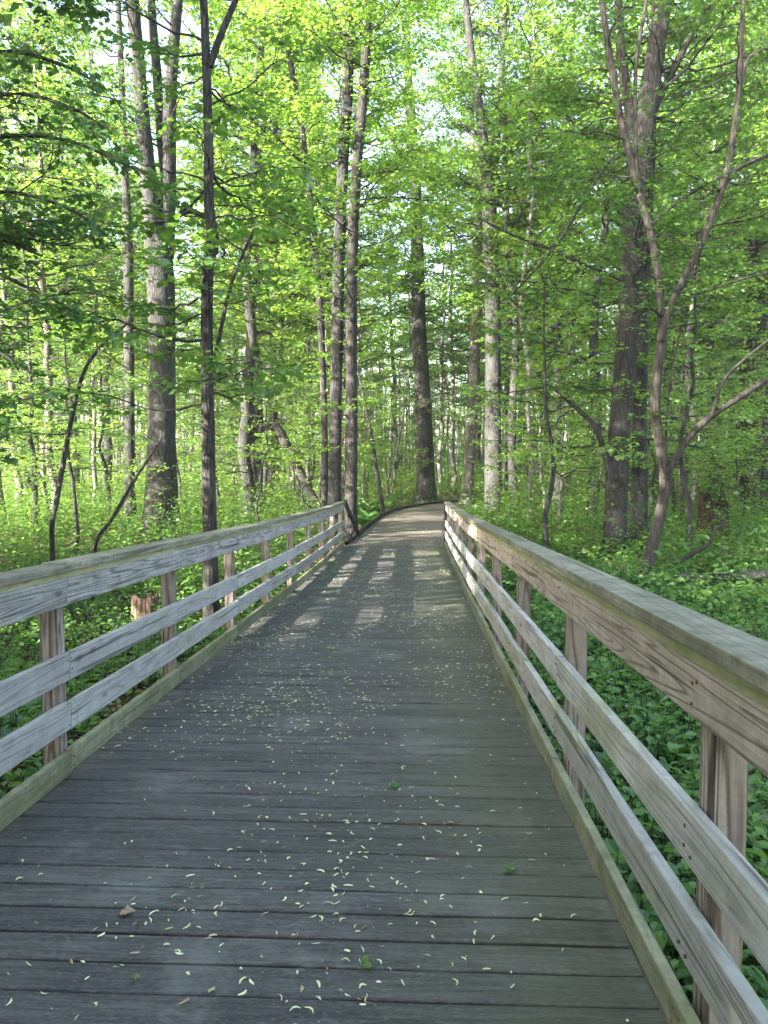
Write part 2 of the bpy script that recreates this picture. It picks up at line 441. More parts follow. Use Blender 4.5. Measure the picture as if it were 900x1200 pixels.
class Crown:
    """limbs, twigs and leaf sprays grown from points on a trunk"""

    def __init__(s, rng, leaf=.09, spacing=.075, tmpl='D', twigs=True):
        s.rng, s.leaf, s.sp, s.tmpl, s.twigs = rng, leaf, spacing, tmpl, twigs
        s.a = Acc(); s.P, s.D, s.N, s.S = [], [], [], []

    def _leaves(s, pts, size=1.):
        rng = s.rng
        seg = np.linalg.norm(np.diff(pts, axis=0), axis=1); cum = np.concatenate([[0], np.cumsum(seg)])
        L = cum[-1]
        n = max(2, int(L/s.sp))
        q = np.sort(rng.uniform(.12, 1., n))*L; q[-1] = L
        P = np.stack([np.interp(q, cum, pts[:, k]) for k in range(3)], 1)
        t = pts[-1]-pts[0]; t = t/(np.linalg.norm(t)+1e-9)
        side = np.cross(t, UP); side /= np.linalg.norm(side)+1e-9
        sg = np.where(np.arange(n) % 2, 1., -1.)[:, None]
        D = t[None]*rng.uniform(.3, 1., (n, 1))+side[None]*sg*rng.uniform(.3, 1.1, (n, 1))+rng.normal(0, .22, (n, 3))
        D[:, 2] -= rng.uniform(.0, .55, n)
        D[-1] = t+rng.normal(0, .2, 3)
        N = UP[None]+rng.normal(0, .30, (n, 3))
        S = s.leaf*size*rng.uniform(.6, 1.25, n)
        P = P+D*(S*.25)[:, None]
        s.P.append(P); s.D.append(D); s.N.append(N); s.S.append(S)

    def twig(s, p0, d, L, r, level, curve=.12):
        rng = s.rng
        k = 5 if level else 4
        t = np.linspace(0, 1, k)[:, None]
        w = rng.normal(0, .06*L, (k, 3))*t
        pts = p0+d*L*t+UP*curve*L*(t**2)+w*.6
        if s.twigs and (r > .0035 or s.twigs == 2):
            s.a.tube(pts, np.linspace(r, r*.4, k), 4 if level else 3, 1)
        s._leaves(pts[1:] if level else pts)
        if level > 0:
            m = max(2, int(L/(.16+.05*level)))
            for i in range(m):
                u = rng.uniform(.2, .98)
                p = np.array([np.interp(u, t[:, 0], pts[:, c]) for c in range(3)])
                a = rng.uniform(.6, 1.25)*(1 if i % 2 else -1)
                side = np.cross(UP, d); side /= np.linalg.norm(side)+1e-9
                dd = d*math.cos(a)+side*math.sin(a)+UP*rng.normal(-.02, .08)
                dd /= np.linalg.norm(dd)
                s.twig(p, dd, L*rng.uniform(.3, .55)*(1.15-u*.6), r*.5, level-1, rng.normal(0., .08))

    def limb(s, p0, d, L, r, level=2, curve=.15, bare=.25, k=9, dens=1., tw=(.35, .6)):
        """a limb with side twigs over its outer part"""
        rng = s.rng
        t = np.linspace(0, 1, k)[:, None]
        w = np.cumsum(rng.normal(0, .022*L, (k, 3)), axis=0); w[0] = 0
        pts = p0+d*L*t+UP*curve*L*t**2+w
        s.a.tube(pts, np.linspace(r, max(.003, r*.22), k), 6, 1)
        m = max(3, int(L*4.2*dens))
        for i in range(m):
            u = rng.uniform(bare, 1.)
            p = np.array([np.interp(u, t[:, 0], pts[:, c]) for c in range(3)])
            a = rng.uniform(.5, 1.3)*(1 if i % 2 else -1)
            side = np.cross(UP, d); side /= np.linalg.norm(side)+1e-9
            dd = d*math.cos(a)+side*math.sin(a)+UP*rng.normal(.01, .10)
            dd /= np.linalg.norm(dd)
            s.twig(p, dd, min(1.3, L*rng.uniform(*tw)*(1.1-.55*u)), max(.003, r*.3), level-1, rng.normal(.03, .1))
        s._leaves(pts[int(k*.6):])
        return pts

    def nleaf(s):
        return sum(len(p) for p in s.P)

    def finish(s, keep=1.):
        P, D, N, S = (np.concatenate(q) for q in (s.P, s.D, s.N, s.S))
        if keep < 1:
            m = s.rng.random(len(P)) < keep
            P, D, N, S = P[m], D[m], N[m], S[m]
        cl = .5+.5*np.sin(P[:, 0]*1.7+1.)*np.sin(P[:, 1]*1.9+2.)*np.sin(P[:, 2]*2.1)
        var = np.clip(.55*s.rng.random(len(P))+.45*cl, 0, 1)
        tm, fc = dict(M=(MAPLE, MAPLE_F), D=(DIAM, DIAM_F), O=(OVATE, OVATE_F))[s.tmpl]
        s.a.leaves(P, D, N, S, tm, fc, var, 0)
        return s.a


def unit(v):
    v = np.asarray(v, float); return v/np.linalg.norm(v)


def grow(cr, pts, rads, n, z0, z1, Lr, rise=(-.05, .25), level=2, az=None, curve=.12, bare=.25, dens=1., power=1.):
    """n limbs leaving a trunk polyline between heights z0 and z1"""
    rng = cr.rng
    zs = pts[:, 2]
    for i in range(n):
        z = z0+(z1-z0)*rng.random()**power
        p = np.array([np.interp(z, zs, pts[:, c]) for c in range(3)]); r = np.interp(z, zs, rads)
        a = rng.uniform(0, 2*math.pi) if az is None else rng.uniform(*az)
        d = unit([math.cos(a), math.sin(a), rng.uniform(*rise)])
        L = rng.uniform(*Lr)
        cr.limb(p, d, L, min(r*.5, .007+.0065*L), level, curve, bare, dens=dens)

# ------------------------------------------------------------------ ground, path
rng = np.random.default_rng(7)


def ground():
    a = Acc()
    g = np.concatenate([-np.geomspace(260, 26, 16), np.arange(-25, 25.1, .5), np.geomspace(26, 260, 16)])
    h = np.concatenate([-np.geomspace(260, 21, 16), np.arange(-20, 50.1, .5), np.geomspace(52, 300, 18)])
    X, Y = np.meshgrid(g, h)
    Z = gz(X, Y)+np.random.default_rng(3).normal(0, .012, X.shape)
    nx, ny = len(g), len(h)
    i = np.arange(ny-1)[:, None]*nx+np.arange(nx-1)[None]
    f = np.stack([i, i+1, i+nx+1, i+nx], -1).reshape(-1, 4)
    a.add(np.stack([X, Y, Z], -1).reshape(-1, 3), f, .5, 0, True)
    tag(a.build('ground', M['ground']), kind='structure')


ground()

PATH_C = catmull([(-.47, 18.35), (-.42, 21.), (-.30, 25.), (.0, 29.5), (.75, 33.5), (2.2, 37.), (4.6, 39.6), (8., 41.3), (13., 42.), (22., 42.)], 8)


def path_frame():
    c = PATH_C
    t = np.gradient(c, axis=0); t /= np.linalg.norm(t, axis=1, keepdims=True)
    n = np.stack([t[:, 1], -t[:, 0]], 1)
    w = np.interp(np.arange(len(c)), [0, 10, len(c)-1], [1.22, 1.15, 1.15])
    return c, n, w


def path_z(y):
    return deck_z(y) if y < 22 else deck_z(22)


def build_path():
    c, n, w = path_frame()
    a = Acc(); K = 9
    rows = []
    for i in range(len(c)):
        for k in range(K):
            u = (k/(K-1)*2-1)
            p = c[i]+n[i]*w[i]*u
            rows.append((p[0], p[1], path_z(c[i, 1])+.012-.02*u*u+rng.normal(0, .004)))
    m = len(c)
    i = np.arange(m-1)[:, None]*K+np.arange(K-1)[None]
    a.add(rows, np.stack([i, i+1, i+K+1, i+K], -1).reshape(-1, 4), .5, 0, True)
    # shoulders down to the ground
    for sgn in (-1, 1):
        e = []
        for i in range(m):
            p = c[i]+n[i]*w[i]*sgn; q = c[i]+n[i]*(w[i]+.45)*sgn
            e += [(p[0], p[1], path_z(c[i, 1])-.010), (q[0], q[1], min(path_z(c[i, 1])-.1, float(gz(q[0], q[1]))-.06))]
        i = np.arange(m-1)[:, None]*2
        f = np.concatenate([i, i+1, i+3, i+2], 1)
        a.add(e, f if sgn > 0 else f[:, ::-1], .5, 0, True)
    tag(a.build('path', M['path']), kind='structure')
    # timber edging
    a = Acc()
    for i in range(0, m-1):
        pass
    e = [(*(c[i]-n[i]*(w[i]+.05)), path_z(c[i, 1])+.03+rng.normal(0, .01)) for i in range(1, m-8)]
    a.tube(catmull(e, 2), .065, 6, 0, .1, rng)
    tag(a.build('timber_edging', M['barkd']), 'dark low timber edging curving along the gravel path past the thick trunk', 'path edging')


build_path()

# ------------------------------------------------------------------ boardwalk
XL, XR = -1.74, .695          # inner faces of the rail boards
Y_END = 18.35


def build_boardwalk():
    root = tag(empty('boardwalk', (-.5, 9, deck_z(9))), 'dark weathered plank boardwalk strewn with pale fallen seeds, running into the wood', 'boardwalk')
    a = Acc()
    y = -2.6; r = np.random.default_rng(11)
    while y < Y_END-.05:
        wd = .1345; gap = r.uniform(.008, .0145)
        y1 = y+wd
        za, zb = deck_z(y), deck_z(y1)
        lift = r.normal(0, .0012); b = .006
        xl, xr = XL-.13+r.normal(0, .012), XR+.012+r.normal(0, .004)
        xs = np.linspace(xl, xr, 9); bow = r.normal(0, .0012, 9)
        prof = [(0, -.038), (0, -b), (b*.4, -b*.3), (b, 0), (wd/2, r.normal(.0, .0012)), (wd-b, 0), (wd-b*.4, -b*.3), (wd, -b), (wd, -.038)]
        V = []
        for xi, bo in zip(xs, bow):
            for (u, h) in prof:
                V.append((xi+.5, y+u-9, za+(zb-za)*u/wd+h+lift+bo-deck_z(9)))
        k = len(prof)
        i = np.arange(8)[:, None]*k+np.arange(k-1)[None]
        f = np.stack([i, i+k, i+k+1, i+1], -1).reshape(-1, 4)
        vr = r.random()
        a.add(V, f, vr, 0, False)
        a.add(V[:k], [list(range(k))], vr); a.add(V[-k:], [list(range(k))[::-1]], vr)
        y = y1+gap
    a.build('decking', M['deck'], root)
    for xx in (XL+.02, -.9, -.15, XR-.05):
        ys = np.linspace(-2.6, 18.3, 8)
        for y0, y1 in zip(ys[:-1], ys[1:]):
            o = board('joist', (xx+.5, y0-9+.002, deck_z(y0)-.139-deck_z(9)), (xx+.5, y1-9, deck_z(y1)-.139-deck_z(9)), .045, .19, M['barkd'], root)
    for xx in (XL-.1, XR+.1):
        for yy in np.arange(-.9, 17, 3.6):
            g = float(gz(xx, yy))-.3
            h = deck_z(yy)-.05-.19
            if h-g > .3:
                o = board('pile', (xx*.8+.5-.1, yy-9, g-deck_z(9)), (xx*.8+.5-.1, yy-9+.0001, h-deck_z(9)), .09, .09, M['barkd'], root)
                me = o.data
                bm = bmesh.new(); bmesh.ops.create_cube(bm, size=1.); bmesh.ops.scale(bm, vec=(.1, .1, h-g), verts=bm.verts); bm.to_mesh(me); bm.free()
                o.matrix_local = Matrix.Translation((xx*.8+.4, yy-9, (h+g)/2-deck_z(9)))


build_boardwalk()

POST_Y = [0.09+1.8*k for k in range(0, 11)]     # 0.18 .. 18.09
HT = dict(kick=(.035, .145), low=(.247, .387), mid=(.508, .646), fas=(.882, 1.018), strip=(1.0185, 1.0565), cap=(1.057, 1.095))


def build_railing(side):
    r = np.random.default_rng(21 if side < 0 else 22)
    xi = XL if side < 0 else XR
    ox = side                                    # outward direction
    if side < 0:
        root = tag(empty('wooden_railing', (xi, 9, deck_z(9))), 'weathered grey railing ending in a slanted brace before the three close trunks', 'railing')
    else:
        root = tag(empty('wooden_railing', (xi, 9, deck_z(9))), 'weathered railing with wavy brown grain and greenish boards, ending in an upright post', 'railing')
    O = np.array([xi, 9, deck_z(9)])

    def P(dx, y, h):
        return np.array([xi+ox*dx, y, deck_z(y)+h])-O
    th = .038
    # posts
    for y in POST_Y:
        y = y+r.normal(0, .015)
        zt, zb = deck_z(y)+1.015, deck_z(y)-.5
        L = zt-zb
        bm = bmesh.new(); bmesh.ops.create_cube(bm, size=1.)
        bmesh.ops.scale(bm, vec=(.089, .089, L), verts=bm.verts)
        bmesh.ops.bevel(bm, geom=list(bm.edges), offset=.006, segments=2, affect='EDGES')
        me = bpy.data.meshes.new('post'); bm.to_mesh(me); bm.free(); me.materials.append(M['post'])
        o = link('post', me, root)
        o.location = Vector((ox*(th+.0465), y-9, (zt+zb)/2-O[2])); o.rotation_euler = (r.normal(0, .006), r.normal(0, .006), r.normal(0, .02))
    # horizontal boards: two bays long, joints staggered between courses
    ends = [-1.62, 0.18] if False else None

    def course(name, hk, mat, starts, w=th, dx=None, gap=.003, kk=None):
        h0, h1 = HT[hk]
        for (y0, y1) in starts:
            jit = r.normal(0, .0045)
            jx = r.normal(0, .002)
            d = (w/2 if dx is None else dx)+jx-(dict(kick=.024, low=.015, mid=.008).get(hk, 0.) if side > 0 else 0.)
            m = mat[r.integers(len(mat))] if isinstance(mat, list) else mat
            # follow the curve of the deck
            pts = np.array([P(d, yy, (h0+h1)/2+jit) for yy in np.linspace(y0+gap/2, y1-gap/2, 2)])
            board(name, pts[0], pts[1], w, h1-h0+r.normal(0, .002), m, root, .005, r.normal(0, .008))

    def joints(k0, step=2):
        ys = [POST_Y[0]-1.8*3]+[POST_Y[i] for i in range(k0, 11, step)]
        ys = [max(-2.5, q) for q in ys]
        if ys[-1] < 18.09+.06:
            ys = [q for q in ys if q < 17.9]+[18.09+.065]
        out = list(zip(ys[:-1], ys[1:]))
        return out
    if side < 0:
        course('cap_board', 'cap', M['cap'], joints(2, 3), .150, .052)
        course('nailer_strip', 'strip', M['strip'], joints(3), .045, .030)
        course('top_rail_board', 'fas', M['fasciag'], joints(2, 3))
        course('middle_rail_board', 'mid', M['rail'], joints(2, 2))
        course('lower_rail_board', 'low', M['rail'], joints(2, 2))
        course('kick_board', 'kick', M['moss'], joints(2, 2))
    else:
        course('cap_board', 'cap', M['cap'], joints(3, 3), .150, .052)
        course('nailer_strip', 'strip', M['strip'], joints(2, 3), .045, .030)
        course('top_rail_board', 'fas', M['fascia'], joints(3, 3))
        course('middle_rail_board', 'mid', [M['railg'], M['rail']], joints(2, 3))
        course('lower_rail_board', 'low', M['railg'], joints(2, 2))
        course('kick_board', 'kick', M['moss'], joints(2, 2))
    # nail heads where the boards meet the posts
    a = Acc()
    th_ = np.arange(8)/8*2*math.pi
    for y in POST_Y:
        for hk in ('fas', 'mid', 'low', 'kick'):
            h0, h1 = HT[hk]
            for u in ((.25, -.022), (.75, -.018), (.3, .024), (.72, .02)):
                if r.random() < .2:
                    continue
                off = dict(kick=.024, low=.015, mid=.008).get(hk, 0.) if side > 0 else 0.
                q = P(-off-.0022, y+u[1]+r.normal(0, .004), h0+(h1-h0)*u[0]+r.normal(0, .006))
                rr = .0048
                ring = [(q[0], q[1]+rr*math.cos(t), q[2]+rr*math.sin(t)) for t in th_]
                ring2 = [(q[0]+ox*.006, p_[1], p_[2]) for p_ in ring]
                a.add(ring+ring2, [[k, (k+1) % 8, 8+(k+1) % 8, 8+k] for k in range(8)])
                a.add(ring, [list(range(8))])
    tag(a.build('nail', M['nail'], root), kind='stuff')
    if side < 0:
        a0 = P(-.02, 18.29, 1.06); b0 = P(-.17, 21.0, -.02)
        board('slanted_brace', a0, b0, .05, .14, M['barkd'], root)  # shade on the side of this brace is put into its dark colour
        a1 = P(.06, 18.0, .66); b1 = P(-.02, 19.75, -.02)
        board('slanted_brace', a1, b1, .04, .10, M['fasciag'], root)
    else:
        # end boards closing the run
        bm_p = board('end_board', P(.045, 18.27, -.05), P(.045, 18.27+.0001, 1.055), .11, .04, M['barkd'], root)
        me = bm_p.data
        bm = bmesh.new(); bmesh.ops.create_cube(bm, size=1.); bmesh.ops.scale(bm, vec=(.13, .035, 1.10), verts=bm.verts)
        bmesh.ops.bevel(bm, geom=list(bm.edges), offset=.004, segments=1, affect='EDGES'); bm.to_mesh(me); bm.free()
        bm_p.matrix_local = Matrix.Translation(Vector(P(.045, 18.275, .50)))


build_railing(-1)
build_railing(1)

# ------------------------------------------------------------------ litter on the deck


def build_litter():
    r = np.random.default_rng(5)
    a = Acc()
    n = 23000
    y = 1.2+(r.random(n)**1.15)*22
    x = np.where(r.random(n) < .93, r.uniform(XL-.05, XR+.0, n), r.normal(-.5, .55, n))
    drift = np.sin(x*3.1+y*.9)+np.sin(y*2.3-x*1.7+1.)+.8*np.sin(x*7.+y*3.3)*np.sin(y*5.1-x*2.)
    keep = (x > XL-.06) & (x < XR-.0) & (r.random(n) < np.clip(.38+.30*drift, .10, 1.)) & (r.random(n) < np.where(x > .3, .6, 1.))
    x, y = x[keep], y[keep]; n = len(x)
    thin = r.random(n) < np.where(y < 4.2, .48, .9)
    x, y = x[thin], y[thin]; n = len(x)
    for i in range(n):
        z = (deck_z(y[i]) if y[i] < Y_END else path_z(y[i])+.012)+.0045
        q = r.random(); far = 1 if y[i] < 6 else 1.15
        K = 4; var = r.random()**.8
        if q < .30:      # grit and broken bits
            L = r.uniform(.002, .006)*far; w = L*r.uniform(.4, .9); cv = 0.
        elif q < .80:    # winged seeds
            L = r.uniform(.007, .018)*far; w = r.uniform(.0018, .0044); cv = r.uniform(-1.2, 1.2)
        elif q < .97:    # petals and scales
            L = r.uniform(.006, .012)*far; w = L*r.uniform(.3, .5); cv = r.uniform(-.3, .3)
        else:            # limp catkins and brown strings
            L = r.uniform(.018, .034); w = r.uniform(.0012, .0022); cv = r.uniform(-1.6, 1.6); K = 7; var = r.choice([.03, .08, .3, .4])
        ang = r.uniform(0, 6.28)
        t = np.linspace(-1, 1, K)
        px_ = L*t; py_ = cv*L*.5*(t*t)+(L*.25*np.sin(t*4+r.uniform(0, 6)) if K > 4 else 0)
        wd = w*np.interp(t, [-1, -.4, .4, 1], [.35, 1., 1., .5])
        zz = z+r.uniform(0, .003)+.004*r.random()*(1-t*t)
        V = []
        for k in range(K):
            for s_ in (-1, 1):
                u, v = px_[k], py_[k]+s_*wd[k]
                V.append((x[i]+u*math.cos(ang)-v*math.sin(ang), y[i]+u*math.sin(ang)+v*math.cos(ang), zz[k]+(.0015 if s_ > 0 else 0)))
        a.add(V, [(2*k, 2*k+2, 2*k+3, 2*k+1) for k in range(K-1)], var)
    tag(a.build('fallen_seed_litter', M['seed']), 'pale yellow green seeds and catkins scattered over the dark planks', 'litter', kind='stuff')

    def fallen(name, px, py, size, mat, label, ang, up=.01, tm=(MAPLE, MAPLE_F), cnt=1):
        # point of the deck under the pixel
        for d in np.arange(1.5, 20, .01):
            p = W(px, py, d)
            if p[2] < deck_z(p[1]):
                break
        a = Acc()
        P_ = [(r.normal(0, .012*(cnt > 1)), r.normal(0, .012*(cnt > 1)), .008+.004*k) for k in range(cnt)]
        D_ = [(math.cos(ang+k*1.9), math.sin(ang+k*1.9), up) for k in range(cnt)]
        t = np.array(tm[0]); t = t-np.array([.5, 0, 0]); t[:, 2] *= 2.0
        a.leaves(P_, D_, [(r.normal(0, .25), r.normal(0, .25), 1)]*cnt, [size]*cnt, t, tm[1], r.random(cnt))
        o = a.build(name, M[mat]); o.location = Vector((p[0], p[1], deck_z(p[1])+.006))
        tag(o, label, 'leaf', None)
    fallen('fallen_leaf', 150, 1074, .055, 'dead', 'pale tan folded dry leaf lying on a plank, largest of the dry ones', .2, .2)
    fallen('fallen_leaf', 160, 1088, .030, 'dead', 'small dark brown curled leaf just beside the tan dry leaf', 1.2, .1, (OVATE, OVATE_F))
    fallen('fallen_leaf', 158, 1152, .036, 'broad', 'single narrow green leaf near the planks\' lower edge', 2.9, .05, (OVATE, OVATE_F))
    fallen('leaf_sprig', 457, 924, .055, 'broad', 'fresh green leaf sprig lying flat mid boardwalk', .1, .05, (MAPLE, MAPLE_F), 2)
    fallen('leaf_sprig', 432, 1138, .035, 'herby', 'pale green three-winged seed sprig on a lower plank', 1.1, .1, (OVATE, OVATE_F), 3)
    fallen('leaf_sprig', 596, 1024, .045, 'broad', 'dull green leaf sprig close to the mossy kick board', .4, .1, (MAPLE, MAPLE_F), 2)
    fallen('fallen_leaf', 202, 1064, .022, 'dead', 'tiny reddish bract on the planks between two seams', 2.0, .1, (OVATE, OVATE_F))


build_litter()

# ------------------------------------------------------------------ trunks


def stem(ctrl, d, base=None, per=7):
    """world polyline of a trunk from (px, py, width px) control points, bottom first; d may vary per point"""
    P, Rr = [], []
    for c in ctrl:
        dd = d if len(c) < 4 else c[3]
        P.append(W(c[0], c[1], dd)); Rr.append(c[2]*dd/F/2)
    if base:
        g = float(gz(P[0][0], P[0][1]))
        if P[0][2] > g:
            P.insert(0, np.array([P[0][0], P[0][1], g-.15])); Rr.insert(0, Rr[0]*base)
    P = np.array(P)
    pts = catmull(P, per)
    rad = catmull(np.array([(q, 0, 0) for q in Rr]), per)[:, 0]
    return pts, rad


def extend(pts, rad, z, tip=.03, lean=.25):
    """carry a trunk on above the frame to height z"""
    t = unit(pts[-1]-pts[-4]); t = unit(t*lean+UP*(1-lean)+UP*.2)
    k = max(3, int((z-pts[-1][2])/1.0))
    if z <= pts[-1][2]:
        return pts, rad
    s = np.linspace(0, 1, k+1)[1:, None]
    more = pts[-1]+t*(z-pts[-1][2])/t[2]*s
    return np.vstack([pts, more]), np.concatenate([rad, rad[-1]+(tip-rad[-1])*s[:, 0]])


def trunk_tube(a, pts, rad, root, sides=14, bump=.06, flare=0., r=None):
    r = r or np.random.default_rng(1)
    rad = rad.copy()
    if flare:
        h = pts[:, 2]-pts[0, 2]
        rad *= 1+flare*np.exp(-h/.45)
    a.tube(pts-root, rad, sides, 0, bump, r)


TREES = []
LEAFKEY = {}


def main_tree(name, label, cat, stems, bark, grows, leafmat, seed, leaf=.09, tmpl='D', flare=.35, twig_bark=None, sp=.08, group=None, keep=1., limbs=()):
    """stems: list of (ctrl, d, base, top z); the first is the trunk; grows: list of dicts for grow() with stem index"""
    r = np.random.default_rng(seed)
    built = []
    for i, (ctrl, d, base, top) in enumerate(stems):
        pts, rad = stem(ctrl, d, base)
        if top:
            pts, rad = extend(pts, rad, top)
        built.append((pts, rad))
    root = built[0][0][0].copy(); root[2] += .15
    o = tag(empty(name, root), label, cat, group)
    for i, (pts, rad) in enumerate(built):
        a = Acc()
        trunk_tube(a, pts, rad, root, 16 if rad[0] > .08 else 9, .05, flare if stems[i][2] else 0, r)
        nm = 'trunk' if i == 0 or stems[i][2] else 'limb'
        a.build(nm, M[bark], o)
    if grows or limbs:
        cr = Crown(r, leaf, sp, tmpl)
        for g in grows:
            g = dict(g); k = g.pop('s', 0)
            pts, rad = built[k]
            grow(cr, pts-root, rad, **g)
        for (ctrl, d, lv, dens) in limbs:
            pts, rad = stem(ctrl, d, None, 5)
            cr.a.tube(pts-root, np.maximum(rad, .003), 6, 1)
            L = np.linalg.norm(np.diff(pts, axis=0), axis=1).sum()
            m = int(L*4.5*dens)
            for i in range(m):
                u = r.uniform(.15, 1)*(len(pts)-1); q = int(min(u, len(pts)-2)); f_ = u-q
                p = pts[q]*(1-f_)+pts[q+1]*f_-root
                t = unit(pts[q+1]-pts[q])
                side = np.cross(UP, t); side /= np.linalg.norm(side)+1e-9
                aa = r.uniform(.5, 1.3)*(1 if i % 2 else -1)
                dd = unit(t*math.cos(aa)+side*math.sin(aa)+UP*r.normal(.02, .2))
                cr.twig(p, dd, r.uniform(.25, .8), .004, lv, r.normal(0, .1))
        a = cr.finish(keep)
        a.build('crown', [M[leafmat], M[twig_bark or 'barkd']], o)
    px, py, dd = proj(built[0][0][1])
    TREES.append((px, dd))
    return o


# slender trunk close behind the railing
main_tree('slender_tree', 'slender dark straight tree close behind the grey railing, with a sawn knot', 'tree',
          [([(248, 742, 20), (246, 640, 17), (243, 470, 15), (242, 380, 14), (244, 310, 14), (249, 285, 15), (245, 240, 12), (244, 150, 11), (241, 60, 10), (238, -10, 9)], 10.2, 1.2, 12.5),
           ([(246, 78, 8), (256, 48, 8), (270, 15, 7), (288, -30, 6)], 10.2, None, 10.5)],
          'barkd', [dict(n=24, z0=2.8, z1=6.6, Lr=(.9, 2.3), rise=(-.12, .12), dens=1.2), dict(n=12, z0=6., z1=12., Lr=(1., 2.2), rise=(.0, .4))],
          'leaf', 31, .125, 'M', .25,
          limbs=[([(247, 445, 6), (256, 400, 5), (272, 330, 4), (298, 268, 3)], 10.2, 0, .15),
                 ([(243, 257, 4), (228, 248, 6), (216, 250, 5), (205, 256, 4)], 10.2, 0, .8)])
# thick forked double trunk
main_tree('forked_tree', 'thick grey tree splitting into upright stems, behind the grey railing', 'tree',
          [([(189, 600, 39), (189, 520, 33), (190, 420, 30), (188, 330, 31), (184, 280, 30)], 20.5, 1.25, None),
           ([(181, 300, 22), (177, 240, 20), (172, 195, 19), (167, 140, 17), (161, 70, 16), (155, 0, 15)], 20.4, None, 22),
           ([(193, 300, 22), (196, 240, 20), (198, 190, 17), (199, 120, 15), (204, 50, 13), (209, -10, 12)], 20.6, None, 22),
           ([(194, 200, 14), (188, 155, 11), (184, 90, 11), (179, 30, 10), (176, -20, 9)], 20.9, None, 20)],
          'bark', [dict(s=1, n=14, z0=11, z1=21, Lr=(1.6, 3.4), rise=(.0, .6)), dict(s=2, n=18, z0=10, z1=21, Lr=(1.6, 3.6), rise=(.0, .6)), dict(s=0, n=8, z0=2, z1=8, Lr=(1., 2.))],
          'leaf', 32, .11, 'D', .4)
main_tree('slim_tree', 'slim grey tree standing just beside the thick forked trunk', 'tree',
          [([(152, 560, 12), (152, 470, 11), (151, 380, 12), (150, 280, 11), (146, 190, 8), (143, 100, 7), (138, -10, 6)], 25, 1.1, 20)],
          'bark', [dict(n=28, z0=4, z1=19, Lr=(1.2, 3.), rise=(.0, .5))], 'leafy', 33, .12)
# three close trunks behind the rail end
main_tree('leaning_tree', 'thinnest of the three close trunks behind the slanted brace, bending away from the others', 'tree',
          [([(381, 592, 8), (380, 500, 8), (377, 400, 8), (371, 310, 8), (362, 220, 7), (351, 130, 7), (338, 60, 7), (328, -10, 6)], 22.6, 1.2, 19)],
          'barkd', [dict(n=34, z0=4, z1=18, Lr=(1.2, 3.), rise=(.0, .4))], 'leafy', 34, .13)
main_tree('tall_tree', 'middle of the three close trunks behind the slanted brace, brown and straight', 'tree',
          [([(392, 592, 16), (393, 500, 14), (395, 400, 14), (397, 300, 14), (402, 190, 13), (407, 110, 13), (408, 40, 13), (408, -10, 12)], 22., 1.2, 21)],
          'bark', [dict(n=40, z0=6, z1=20, Lr=(1.6, 3.8), rise=(.0, .5)), dict(n=8, z0=3, z1=7, Lr=(.8, 1.8))], 'leafy', 35, .13)
main_tree('tall_tree', 'dark one of the three close trunks, nearest the path', 'tree',
          [([(411, 594, 15), (412, 500, 14), (412, 400, 13), (413, 300, 13), (417, 210, 12), (424, 130, 12), (429, 60, 11), (432, -10, 10)], 21.4, 1.2, 20)],
          'barkd', [dict(n=40, z0=6, z1=19, Lr=(1.6, 3.8), rise=(.0, .5)), dict(n=8, z0=3, z1=7, Lr=(.8, 1.8))], 'leafy', 36, .13)
# thick trunk beside the path
main_tree('thick_tree', 'thick dark tree with a flared foot where the gravel path bends', 'tree',
          [([(499, 585, 23), (498, 530, 20), (495, 460, 18), (491, 390, 17), (489, 300, 15), (487, 220, 13), (483, 150, 11), (478, 90, 9)], 39.5, 1.2, 27)],
          'bark', [dict(n=50, z0=8, z1=26, Lr=(2, 5), rise=(.0, .5), level=2)], 'leafy', 37, .14, 'D', .55, sp=.12)
main_tree('pale_tree', 'pale sunlit tree standing just before the forked dark trunk right of the path bend', 'tree',
          [([(547, 580, 14), (551, 520, 13), (556, 430, 13), (559, 330, 12), (560, 240, 10), (561, 160, 8)], 37, 1.2, 24)],
          'barkp', [dict(n=36, z0=8, z1=23, Lr=(1.8, 4.), rise=(.0, .5))], 'leafy', 38, .14, sp=.12)
main_tree('forked_tree', 'dark tree beyond the upright end post, forking high into two branches', 'tree',
          [([(578, 600, 20), (578, 520, 19), (578, 430, 18), (577, 330, 17), (574, 250, 17), (573, 200, 15)], 29, 1.2, None),
           ([(571, 225, 13), (567, 170, 12), (559, 110, 10), (552, 60, 9), (545, -10, 7)], 29, None, 23),
           ([(576, 220, 11), (581, 170, 10), (586, 110, 8), (590, 50, 7), (594, -10, 6)], 29.2, None, 23),
           ([(572, 200, 5), (558, 165, 4), (545, 150, 4), (527, 138, 3)], 28.8, None, None)],
          'bark', [dict(s=1, n=34, z0=10, z1=22, Lr=(1.8, 4.), rise=(.0, .6)), dict(s=2, n=34, z0=10, z1=22, Lr=(1.8, 4.), rise=(.0, .6)), dict(s=0, n=12, z0=3, z1=10, Lr=(1, 2.6))],
          'leaf', 39, .12, sp=.1)
